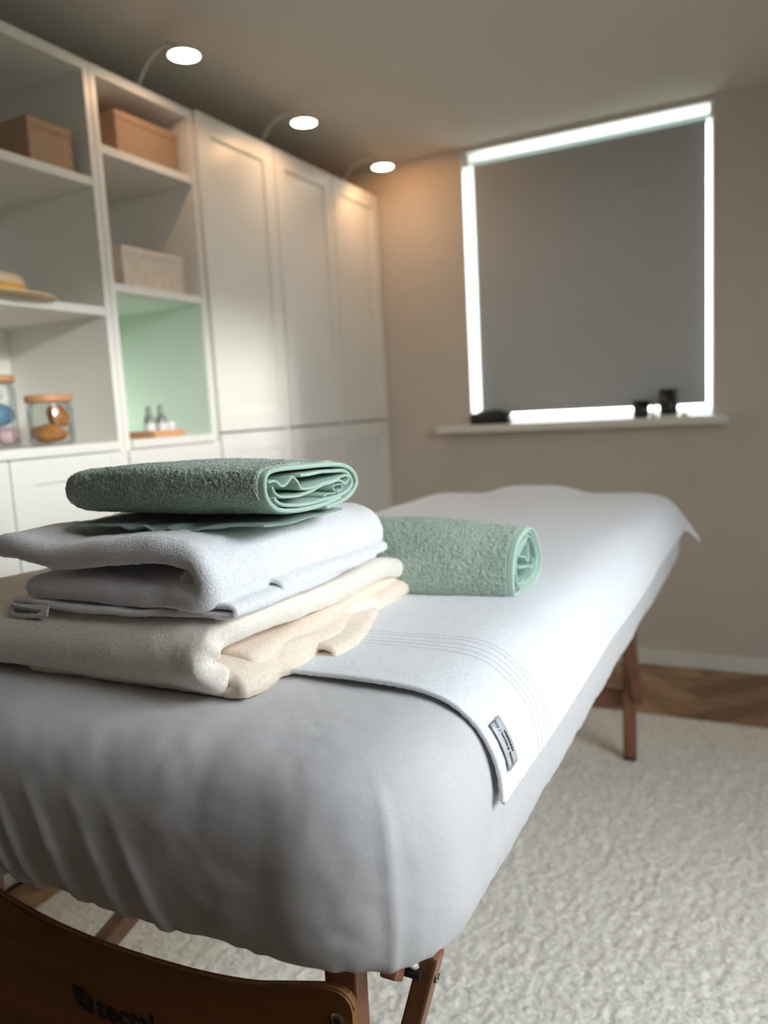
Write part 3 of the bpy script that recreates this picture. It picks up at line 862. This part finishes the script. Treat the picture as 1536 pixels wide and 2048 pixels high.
# ------------------------------------------------------------------ fitted sheet over the padded top
RC = 0.125
def contour(dd, nx=110, ny=250, nc=40):
    x0, x1, y0, y1 = TX0 + dd, TX1 - dd, TY0 + dd, TY1 - dd
    r = max(RC - dd, 0.003)
    pts = []
    def side(a, b, n):
        tt = np.linspace(0, 1, n, endpoint=False)[:, None]
        pts.append(np.array(a) + (np.array(b) - np.array(a)) * tt)
    def arc(c, a0, n):
        th = a0 + np.linspace(0, math.pi / 2, n, endpoint=False)
        pts.append(np.array(c) + r * np.stack([np.cos(th), np.sin(th)], -1))
    side((x0 + r, y0), (x1 - r, y0), nx); arc((x1 - r, y0 + r), -math.pi / 2, nc)
    side((x1, y0 + r), (x1, y1 - r), ny); arc((x1 - r, y1 - r), 0, nc)
    side((x1 - r, y1), (x0 + r, y1), nx); arc((x0 + r, y1 - r), math.pi / 2, nc)
    side((x0, y1 - r), (x0, y0 + r), ny); arc((x0 + r, y0 + r), math.pi, nc)
    return np.concatenate(pts)
EDGE = [(.14, .800), (.12, .7998), (.10, .7992), (.08, .7978), (.065, .7955), (.05, .7915), (.038, .786), (.027, .778), (.018, .768), (.010, .754), (.0045, .738), (.001, .720), (0, .70), (.0, .68), (.001, .66), (.003, .64), (.007, .622), (.013, .608), (.022, .600)]
EDGE = crv(EDGE, .0052)
prof = [(dd, .800) for dd in np.arange(.398, .145, -.022)] + [tuple(p) for p in EDGE]
rings = []
for dd, z in prof:
    c = contour(dd); rings.append(np.concatenate([c, np.full((len(c), 1), z)], 1))
G = np.stack(rings, 1)                       # (around, ring, 3)
G = np.concatenate([G, G[:1]], 0)
N = normals(G)
if N[50, 3, 2] < 0: N = -N
w_edge = np.clip((0.805 - G[..., 2]) / .05, 0, 1)
disp = .0022 * vnoise(G, 9, 2) * w_edge + .0011 * vnoise(G, 28, 5) + .0006 * vnoise(G, 70, 8)
front = np.clip((TY0 + .12 - G[..., 1]) / .08, 0, 1)
for xb, amp, wd in ((-.86, .006, .012), (-.80, .006, .010), (-.752, .007, .010), (-.715, .006, .008), (-.686, .005, .007), (-.628, .005, .010), (-.565, .0035, .010), (-.515, .0035, .009)):
    lo = np.clip((.745 - G[..., 2]) / .07, 0, 1)
    xr_ = xb - .30 * np.clip(G[..., 2] - .62, 0, 1) - 2.2 * np.clip(G[..., 2] - .66, 0, 1) ** 2
    disp += amp * front * lo * np.exp(-((G[..., 0] - xr_) / wd) ** 2)
cr = np.exp(-((np.arange(len(G)) - (110 + 20)) / 1.2) ** 2)[:, None]
disp += .0022 * cr * np.clip((.79 - G[..., 2]) / .03, 0, 1)
sag = np.clip((.64 - G[..., 2]) / .04, 0, 1)
G = G + N * disp[..., None]
G[..., 2] += .012 * np.clip((TY0 + .14 - G[..., 1]) / .09, 0, 1) * np.clip((.70 - G[..., 2]) / .11, 0, 1)
around = np.arange(len(G))[:, None]
G[..., 2] += sag * (.0012 * np.sin(around * .9 + 2 * np.sin(around * .31)) + .003 * vnoise(G * np.array([1, 1, .2]), 22, 9) + .006 * vnoise(G * np.array([1, 1, .1]), 7, 12))
G[-1] = G[0]
ns, nv = G.shape[:2]
me = grid_mesh('fitted_sheet', G, quads(ns, nv))
bm = bmesh.new(); bm.from_mesh(me)
bmesh.ops.remove_doubles(bm, verts=bm.verts, dist=.0002)
be = [e for e in bm.edges if e.is_boundary and all(v.co.z > .78 for v in e.verts)]
bmesh.ops.holes_fill(bm, edges=be, sides=0)
bmesh.ops.recalc_face_normals(bm, faces=bm.faces)
bm.to_mesh(me); bm.free()
fs = link_mesh('fitted_sheet', me, M['sheet'], None, True)
tag(fs, 'pale grey fitted sheet stretched over the massage table end', 'sheet')

# ------------------------------------------------------------------ white bath sheet draped over the table
e2 = np.array([(dd, z) for dd, z in EDGE])
def half_profile(half, hang):
    """from the centre outwards: (offset, z) polyline lying 5 mm outside the table edge"""
    pts = [(0.0, .8055)]
    for dd, z in e2:
        if z < hang: break
        k = np.clip((.80 - z) / .06, 0, 1)
        pts.append((half - dd + .0065 * k + .0005, z + .0055 * (1 - k) + .001))
    P = np.array(pts)
    L = np.concatenate([[0], np.cumsum(np.linalg.norm(np.diff(P, axis=0), axis=1))])
    return P, L
hx = (TX1 - TX0) / 2
PX, LX = half_profile(hx, .702)
PYf, LYf = half_profile(TY1 - 1.45, .735)
rim = .003
tx = resample(-LX[-1], LX[-1], .0058, rim)
YB0 = 0.690
tyv = resample(0, (1.45 - YB0) + LYf[-1], .0065, rim)
off = np.interp(np.abs(tx), LX, PX[:, 0]) * np.sign(tx); zx = np.interp(np.abs(tx), LX, PX[:, 1])
ypos = np.where(tyv < 1.45 - YB0, YB0 + tyv, 1.45 + np.interp(tyv - (1.45 - YB0), LYf, PYf[:, 0]))
zy = np.where(tyv < 1.45 - YB0, .8055, np.interp(tyv - (1.45 - YB0), LYf, PYf[:, 1]))
C = np.zeros((len(tx), len(tyv), 3))
C[..., 0] = TCX + off[:, None]; C[..., 1] = ypos[None, :]
C[..., 2] = .8055 + (zx - .8055)[:, None] + (zy - .8055)[None, :]
hang = np.clip((.79 - C[..., 2]) / .1, 0, 1)
tx2 = np.broadcast_to(tx[:, None], C.shape[:2]); ty2 = np.broadcast_to(tyv[None, :], C.shape[:2])
side = np.sign(tx)[:, None] * (np.abs(off) > hx - .04)[:, None]
C[..., 0] += side * hang * (.0015 * (1 + np.sin(ty2 * 9)) + .0015 * (1 + vnoise(C, 8, 4)))
C[..., 1] += .005 * vnoise(np.stack([tx2, 0 * tx2, 0 * tx2], -1), 6, 3) * np.clip(1 - ty2 / .3, 0, 1)
C[..., 1] -= .012 * np.clip((tx2 - .38) / .12, 0, 1) ** 2 * np.clip(1 - ty2 / .15, 0, 1)
top_w = np.clip((C[..., 2] - .785) / .02, 0, 1)
C[..., 2] += top_w * (.0012 * (1 + vnoise(C, 6, 7)) + .0008 * (1 + vnoise(C, 17, 8)))
# soft rise at the head end under the cloth
C[..., 2] += top_w * .026 * np.exp(-(((C[..., 0] + .66) / .13) ** 4) - (((C[..., 1] - 2.30) / .12) ** 4))
# ripples near the edge fold on the right
C[..., 2] += top_w * .003 * np.clip((C[..., 0] + .42) / .12, 0, 1) * (1 + np.sin(ty2 * 26 + tx2 * 10)) * np.exp(-((ty2 - .25) / .18) ** 2)
cw = np.clip((.80 - zx) / .12, 0, 1)[:, None] * np.clip((.80 - zy) / .055, 0, 1)[None, :]
C[..., 0] += np.sign(tx)[:, None] * .045 * cw; C[..., 2] += .022 * cw; C[..., 1] -= .02 * cw
uvb = np.stack([tx2, ty2], -1)
bs = thing('bath_sheet', (TCX, 1.5, .80), 'large white bath sheet with woven border lines spread over the table', 'towel')
body = sheet('cloth', C, .0045, M['bath'], bs, [(.0005, 300)], uv=uvb, seed=21)
edge_n = [tuple(C[i, 1] + np.array([0, -.0008, .0002])) for i in range(2, len(tx) - 2)]
tube('hem', edge_n, .0032, M['bathhem'], bs, 8, None, (.13, .011))
edge_r = [tuple(C[-2, j]) for j in range(2, len(tyv) - 2)]
tube('hem', edge_r, .0028, M['bathhem'], bs, 8, None, (.13, .012))
# care label sewn into the hem
ia = int(np.argmax((tx > 0) & (zx < .774))); ib = int(np.argmax((tx > 0) & (zx < .724)))
lt = np.array([C[i, int(np.argmin(abs(tyv - .012)))] for i in range(ia, ib)])
nrm = normals(C)
nsgn = 1 if nrm[len(tx) // 2, 20, 2] > 0 else -1
j0, j1 = int(np.argmin(abs(tyv - .012))), int(np.argmin(abs(tyv - .037)))
LB = C[ia:ib, j0:j1 + 1] + nsgn * nrm[ia:ib, j0:j1 + 1] * .0048
lab = sheet('care_label', LB, .0008, M['satin'], bs)
lab['label'] = 'grey satin care label with black print'
# the print on it: text laid along the label, mapped on its surface
def wrap_text(body, size, u0, v0, parent, bold):
    cu = bpy.data.curves.new('print', 'FONT'); cu.body = body; cu.size = size; cu.extrude = 0.0; cu.resolution_u = 2; cu.offset = bold
    tmp = bpy.data.objects.new('print_tmp', cu); COL.objects.link(tmp)
    dg = bpy.context.evaluated_depsgraph_get(); dg.update()
    me = bpy.data.meshes.new_from_object(tmp.evaluated_get(dg))
    bpy.data.objects.remove(tmp); bpy.data.curves.remove(cu)
    n = len(me.vertices); co = np.zeros(n * 3); me.vertices.foreach_get('co', co); co = co.reshape(-1, 3)
    lens_u = arclen(LB, 0)[:, 0]; lens_v = arclen(LB, 1)[0]
    # text runs up the label (from the low end towards the table top), its lines stack away from the hem
    uu = lens_u[-1] - (u0 + co[:, 0]); vv = v0 - co[:, 1]
    fi = np.interp(uu, lens_u, np.arange(len(lens_u))); fj = np.interp(vv, lens_v, np.arange(len(lens_v)))
    i0 = np.clip(np.floor(fi).astype(int), 0, LB.shape[0] - 2); jj = np.clip(np.floor(fj).astype(int), 0, LB.shape[1] - 2)
    a, b = (fi - i0)[:, None], (fj - jj)[:, None]
    P = LB[i0, jj] * (1 - a) * (1 - b) + LB[i0 + 1, jj] * a * (1 - b) + LB[i0, jj + 1] * (1 - a) * b + LB[i0 + 1, jj + 1] * a * b
    nl = normals(LB) * nsgn
    P = P + nl[i0, jj] * .0011
    me.vertices.foreach_set('co', P.ravel())
    return link_mesh('print', me, M['ink'], parent)
wrap_text('100% Katoen / Coton', .0062, .002, .0125, lab, .00016)
wrap_text('HHHHHHH', .0042, .013, .0200, lab, .0003)

# ------------------------------------------------------------------ cream blanket, bottom of the stack
def sweep_x(profile_yz, xs):
    P = np.asarray(profile_yz)
    C = np.zeros((len(P), len(xs), 3))
    C[..., 0] = np.asarray(xs)[None, :]; C[..., 1] = P[:, 0][:, None]; C[..., 2] = P[:, 1][:, None]
    return C
def sweep_y(profile_xz, ys):
    P = np.asarray(profile_xz)
    C = np.zeros((len(P), len(ys), 3))
    C[..., 1] = np.asarray(ys)[None, :]; C[..., 0] = P[:, 0][:, None]; C[..., 2] = P[:, 1][:, None]
    return C
def warp(C, amp, sc, seed, mask=(1, 1, 1)):
    for k in range(3):
        C[..., k] += mask[k] * amp * vnoise(C, sc, seed + k * 5)
    return C

bk = thing('fleece_blanket', (-.73, .82, .801), 'thick folded cream fleece blanket at the bottom of the towel stack', 'blanket')
TT = .030
p = crv([(.95, .819), (.80, .8175), (.66, .8175), (.612, .821), (.595, .838), (.600, .854), (.622, .864), (.66, .8645), (.76, .866), (.88, .864), (.98, .859), (1.05, .850)], .0042)
xs = resample(-1.00, -.497, .0052, TT / 2)
C = sweep_x(p, xs)
xr_ = np.clip((C[..., 0] + .60) / .10, 0, 1)
C[..., 2] += -.004 * xr_ * np.sin(C[..., 1] * 24 + 1) * (C[..., 2] > .845)
C[..., 1] += -.006 * np.sin((C[..., 0] + .5) * 9) * np.clip((.66 - C[..., 1]) / .06, 0, 1)
C[..., 0] += .012 * np.sin(C[..., 1] * 9 + .6) * xr_ * (C[..., 2] > .845) + .006 * xr_ * vnoise(C, 22, 3)
pk = np.exp(-((C[..., 1] - .596) / .03) ** 2) * np.clip((C[..., 0] + .56) / .06, 0, 1)
C[..., 0] -= .012 * pk * np.abs(np.sin((C[..., 2] - .80) * 115))
C = warp(C, .0022, 14, 31); C = warp(C, .0010, 34, 37)
sheet('outer_fold', C, TT, M['cream'], bk, [(.0007, 160), (.0004, 380)], seed=5)
# inner layers, folded edges to the right
for k, (z0, z1, xe, ya, yb, tt, sd) in enumerate(((.841, .829, -.503, .640, 1.055, .0135, 41), (.826, .8125, -.490, .625, 1.050, .0135, 47))):
    p = crv([(-.80, z0), (-.62, z0), (xe - .022, z0 - .001), (xe - .006, (z0 + z1) / 2 + .003), (xe - .004, (z0 + z1) / 2 - .002), (xe - .020, z1), (-.62, z1), (-.80, z1)], .0045)
    C = sweep_y(p, resample(ya, yb, .0055, tt / 2))
    xr_ = np.clip((C[..., 0] + .60) / .09, 0, 1)
    C[..., 0] += xr_ * (.012 * np.sin(C[..., 1] * (11 + 5 * k) + k * 2) + .004 * np.sin(C[..., 1] * 33 + k))
    C[..., 2] += xr_ * (.0035 * np.sin(C[..., 1] * 17 + 2 * k))
    C = warp(C, .0025, 18, sd)
    sheet('inner_fold', C, tt, M['creamin'], bk, [(.0007, 160), (.0004, 380)], seed=sd)['label'] = 'pinkish cream inner layers'
# low front corner bulges, gathered
p = crv([(-.80, .829), (-.60, .829), (-.512, .828), (-.492, .821), (-.486, .816), (-.494, .811), (-.60, .810), (-.80, .810)], .0045)
C = sweep_y(p, resample(.605, .775, .005, .010))
xr_ = np.clip((C[..., 0] + .60) / .09, 0, 1)
C[..., 0] += xr_ * (.008 * np.abs(np.sin((C[..., 1] - .6) * 42)) - .004)
C = warp(C, .0025, 18, 61)
sheet('inner_fold', C, .017, M['creamin'], bk, [(.0007, 160), (.0004, 380)], seed=62)['label'] = 'pinkish cream inner layers'
# loose folded lip at the lower right
p = crv([(-.62, .808), (-.52, .8075), (-.472, .8065), (-.462, .812), (-.472, .8185), (-.52, .822), (-.62, .824)], .0035)
C = sweep_y(p, resample(.742, .93, .005, .004))
C[..., 0] += .016 * np.sin((C[..., 1] - .70) * 7.5) - .050 * np.clip((C[..., 1] - .79) / .14, 0, 1)
C = warp(C, .0018, 20, 71)
sheet('loose_lip', C, .0085, M['creamin'], bk, [(.0006, 160), (.0004, 380)], seed=72)

# ------------------------------------------------------------------ white terry towel, middle of the stack
wt = thing('terry_towel', (-.67, .79, .885), 'folded white terry towel in the middle of the towel stack', 'towel')
TW = .030
p = crv([(-.832, .950), (-.80, .953), (-.74, .948), (-.68, .9515), (-.62, .954), (-.555, .951), (-.528, .944), (-.5165, .929), (-.5185, .914), (-.535, .9065), (-.60, .9065), (-.70, .906), (-.79, .905)], .0042)
C = sweep_y(p, resample(.600, .955, .005, TW / 2))
yk = (C[..., 1] - .60) / .355
C[..., 0] += .030 * yk * np.clip((C[..., 0] + .75) / .2, 0, 1) * 0.6
upper = np.clip((C[..., 2] - .925) / .02, 0, 1)
C[..., 2] += upper * (.005 * np.sin(C[..., 0] * 22 + 1.5) * np.clip(1 - yk * 2, 0, 1) - .003 * yk)
C[..., 1] += -.010 * np.sin((C[..., 0] + .84) * 8) * (1 - yk) + .010 * (1 - upper) * np.clip(1 - yk * 2.5, 0, 1) * np.clip((-.53 - C[..., 0]) / .05, 0, 1)
C[..., 0] += .005 * np.sin(C[..., 1] * 30) * np.clip((C[..., 0] + .58) / .05, 0, 1) * np.clip((C[..., 1] - .75) / .1, 0, 1)
C = warp(C, .0022, 16, 81); C = warp(C, .0010, 40, 87)
sheet('main_fold', C, TW, M['terrywhite'], wt, [(.0008, 260), (.0006, 520)], seed=82)
# inner roll peeping out at the front right
tube('inner_roll', [(-.549, .606, .925), (-.550, .640, .9255), (-.556, .70, .926), (-.565, .78, .926)], lambda f: .0105 * math.sqrt(max(.02, min(1, f * 12))), M['terrywhite'], wt, 20, .003)
# flat lower layer with bordered edge
p = crv([(-.818, .8865), (-.74, .8875), (-.66, .8865), (-.58, .8880), (-.52, .8885), (-.498, .8900), (-.492, .895), (-.500, .8995), (-.53, .9005), (-.60, .8985)], .004)
C = sweep_y(p, resample(.606, .985, .005, .004))
lowm = np.clip((.8925 - C[..., 2]) / .003, 0, 1)
C[..., 2] += lowm * .0012 * vnoise(C, 34, 97) + .0008 * vnoise(C, 20, 98)
C[..., 1] += -.010 * np.sin((C[..., 0] + .8) * 13) * np.clip(1 - (C[..., 1] - .6) / .12, 0, 1)
C[..., 0] += .010 * np.sin((C[..., 1] - .6) * 12) * np.clip((C[..., 0] + .56) / .05, 0, 1)
sheet('lower_layer', C, .0075, M['terrywhite'], wt, [(.0006, 260), (.0004, 520)], seed=99)
# thick turned edge at the right side
p = crv([(-.535, .8925), (-.507, .8925), (-.489, .8955), (-.484, .9015), (-.489, .9075), (-.507, .910), (-.535, .910)], .003)
C = sweep_y(p, resample(.690, .707, .003, .004)); C[..., 0] += -.1 * (C[..., 1] - .70)
sheet('turned_edge', C, .006, M['bathhem'], wt, [(.0003, 300)], seed=105)
C = sweep_y(p - np.array([.004, 0]), resample(.708, .90, .005, .004)); C = warp(C, .0012, 20, 107)
C[..., 0] += .012 * np.clip((C[..., 1] - .708) / .19, 0, 1)
sheet('turned_edge', C, .007, M['terrywhite'], wt, [(.0006, 260), (.0004, 520)], seed=106)
# striped label at the front left corner
LBp = crv([(-.812, .8790), (-.790, .8785), (-.770, .8795), (-.757, .8810), (-.744, .8830)], .003)
C = np.zeros((len(LBp), 5, 3)); C[..., 0] = LBp[:, 0][:, None]; C[..., 2] = LBp[:, 1][:, None] + np.linspace(-.0075, .0075, 5)[None, :]
C[..., 1] = .5985 + np.linspace(-.003, .003, 5)[None, :]
lab2 = sheet('care_label', C, .0012, M['bathhem'], wt)
for k in range(7):
    a = np.clip(int(2 + k * .6), 0, len(LBp) - 5)
    st = np.array([C[i, 2] + np.array([0, -.0014, (.0065 - k * .0021) - (i - a) * .00035]) for i in range(a, len(LBp) - 4 - k % 3)])
    tube('print_line', st, .00045, M['ink'], lab2, 5)

# ------------------------------------------------------------------ green towels
PILE = [(.0013, 520), (.0004, 150)]
G_OUT = [(0.8134, 0.9904), (0.7672, 0.9866), (0.7218, 0.9874), (0.6887, 0.9914), (0.6721, 0.998), (0.6618, 1.0085), (0.6594, 1.0194), (0.6614, 1.0289), (0.6688, 1.0343), (0.686, 1.0362), (0.7359, 1.0346), (0.782, 1.0328), (0.8202, 1.0294), (0.8449, 1.0212), (0.857, 1.0083), (0.852, 0.9981), (0.8367, 0.9902), (0.8128, 0.9848), (0.7766, 0.9818)]
G_B = [(0.6661, 1.024), (0.6786, 1.0249), (0.692, 1.0172), (0.7021, 1.0193), (0.7129, 1.0256), (0.7224, 1.02), (0.7317, 1.0104), (0.7606, 1.0097), (0.7998, 1.013), (0.8292, 1.0158), (0.8382, 1.0112), (0.8279, 1.006), (0.8119, 1.0118), (0.7796, 1.0091), (0.7326, 1.0036), (0.6937, 1.005), (0.6784, 1.011), (0.6726, 1.0206)]
G_C = [(0.7266, 1.0257), (0.7719, 1.0248), (0.8215, 1.0222), (0.8406, 1.0131), (0.8426, 1.0023), (0.8224, 0.9951), (0.7774, 0.9918), (0.7225, 0.993), (0.6879, 0.998), (0.6731, 1.0062)]
G_D = [(0.8079, 0.9957), (0.8104, 0.9996), (0.8209, 1.0005), (0.8195, 1.0058), (0.8072, 1.0071), (0.7987, 1.004), (0.8041, 0.9982), (0.79, 0.9978), (0.7779, 0.9953), (0.7871, 0.9906), (0.8012, 0.9914)]
GX1 = -.472
gt = thing('folded_green_towel', (-.63, .76, .975), 'folded sage green terry towel on top of the towel stack', 'towel', 'sage green towels')
po = crv(G_OUT, .0013)
xs = resample(-.797, GX1 - .009, .0013, .0025)
C = sweep_x(po, xs)
cy, cz = .757, .997
u = np.clip((C[..., 0] + .797) / .055, 0, 1)
k = np.sqrt(np.clip(1 - (1 - u) ** 2, 0, 1)) * .92 + .08
C[..., 1] = cy + (C[..., 1] - cy) * (.35 + .65 * k); C[..., 2] = cz + (C[..., 2] - cz) * k
tpm = np.clip((C[..., 2] - 1.02) / .01, 0, 1)
C[..., 2] += tpm * (.006 * np.exp(-(((C[..., 0] + .64) / .10) ** 2)) + .0018 * vnoise(C * np.array([.5, 1, 1]), 30, 3))
C[..., 1] += -.004 * np.sin((C[..., 0] + .8) * 9) * np.clip((.72 - C[..., 1]) / .05, 0, 1)
C = warp(C, .0014, 22, 111)
sheet('outer_wrap', C, .0062, M['green'], gt, PILE, seed=112)
C = sweep_x(po[::2], resample(GX1 - .0105, GX1, .0018, .0022))
sheet('hem', C, .0052, M['greenhem'], gt, [(.0003, 500)], seed=115)['label'] = 'pale smooth woven hem'
for nm, pts, t_, dx in (('inner_fold', G_B, .0030, .002), ('inner_fold', G_C, .0040, .001), ('inner_fold', G_D, .0014, .003)):
    C = sweep_x(crv(pts, .0018), resample(-.575, GX1 - dx, .004, .0014))
    C = warp(C, .0010, 40, 121)
    sheet(nm, C, t_, M['greenhem'], gt, [(.0003, 500)], seed=122)
# crumpled flat layer beneath
xs = resample(-.762, -.478, .003, .0015); ys = resample(.645, .81, .004, .0015)
Xg, Yg = np.meshgrid(xs, ys, indexing='ij')
fr = np.clip((.70 - Yg) / .05, 0, 1)
Zg = .9745 + fr * (.0030 * np.sin(Xg * 95 + 3 * np.sin(Xg * 31)) + .0035 * vnoise(np.stack([Xg, Yg, Xg * 0], -1), 45, 131)) + .0008 * vnoise(np.stack([Xg, Yg, Xg * 0], -1), 30, 132)
C = np.stack([Xg, Yg + .006 * np.sin(Xg * 23) + .010 * np.clip((Xg + .56) / .1, 0, 1), Zg], -1)
sheet('crumpled_layer', C, .0026, M['greenflap'], gt, [(.0002, 400)], seed=133)
tagx = np.linspace(-.600, -.566, 8)
C = np.stack([np.repeat(tagx[:, None], 4, 1), np.tile(np.linspace(.640, .655, 4), (8, 1)), np.tile(np.linspace(.9725, .9740, 4), (8, 1))], -1)
sheet('care_label', C, .0012, M['satin'], gt)
gt.location.z -= .0032      # let it settle on the white towel

R_OUT = [(1.1727, 0.9000), (1.1433, 0.8970), (1.115, 0.8880), (1.0980, 0.8740), (1.0890, 0.8570), (1.0850, 0.8400), (1.0860, 0.8230), (1.0930, 0.8110), (1.1100, 0.8083), (1.1483, 0.8085), (1.193, 0.8095), (1.223, 0.8190), (1.2350, 0.8380), (1.2290, 0.8570), (1.2150, 0.8760), (1.2000, 0.8890), (1.1800, 0.8960)]
gr = thing('rolled_green_towel', (-.55, 1.15, .805), 'rolled sage green terry towel lying on the bath sheet behind the stack', 'towel', 'sage green towels')
RX1 = -.335
def roll_profile(k):
    P = np.array(R_OUT); c = np.array([1.158, .850]); return c + (P - c) * k
outer = np.vstack([roll_profile(1.0), roll_profile(.93)[1:6]])
po = crv(outer, .0014)
def roll_shape(C):
    lf = np.clip((RX1 - .02 - C[..., 0]) / .18, 0, 1)
    s = 1 + .13 * np.sin(lf * math.pi / 2)
    C[..., 1] = 1.158 + (C[..., 1] - 1.158) * s
    C[..., 2] = .8083 + (C[..., 2] - .8083) * (1 + .15 * np.sin(lf * math.pi / 2))
    C[..., 1] += -.030 - .03 * np.clip((RX1 - C[..., 0]) / .4, 0, 1)
    return C
C = roll_shape(sweep_x(po, resample(-.74, RX1 - .010, .0014, .0028)))
C = warp(C, .0012, 26, 141)
sheet('outer_wrap', C, .0060, M['green'], gr, PILE, seed=142)
C = roll_shape(sweep_x(po[::2], resample(RX1 - .0115, RX1, .0018, .0022)))
sheet('hem', C, .0048, M['greenhem'], gr, [(.0003, 500)], seed=145)['label'] = 'pale smooth woven hem'
inner = [np.vstack([roll_profile(.93)[5:], roll_profile(.84)[:8]]), np.vstack([roll_profile(.80)[8:], roll_profile(.66)[:10]]), np.array([(1.1706, 0.8812), (1.1393, 0.8703), (1.1246, 0.8649), (1.1568, 0.8568), (1.1737, 0.846), (1.1789, 0.8604), (1.176, 0.8755)]), np.array([(1.1194, 0.8479), (1.167, 0.8401), (1.1931, 0.8322), (1.1999, 0.8393), (1.1916, 0.8498)])]
for q in inner:
    C = roll_shape(sweep_x(crv(q, .0022), resample(-.46, RX1 - .003, .005, .0014)))
    C = warp(C, .001, 40, 151)
    sheet('inner_fold', C, .0030, M['greenhem'], gr, [(.0003, 500)], seed=152)
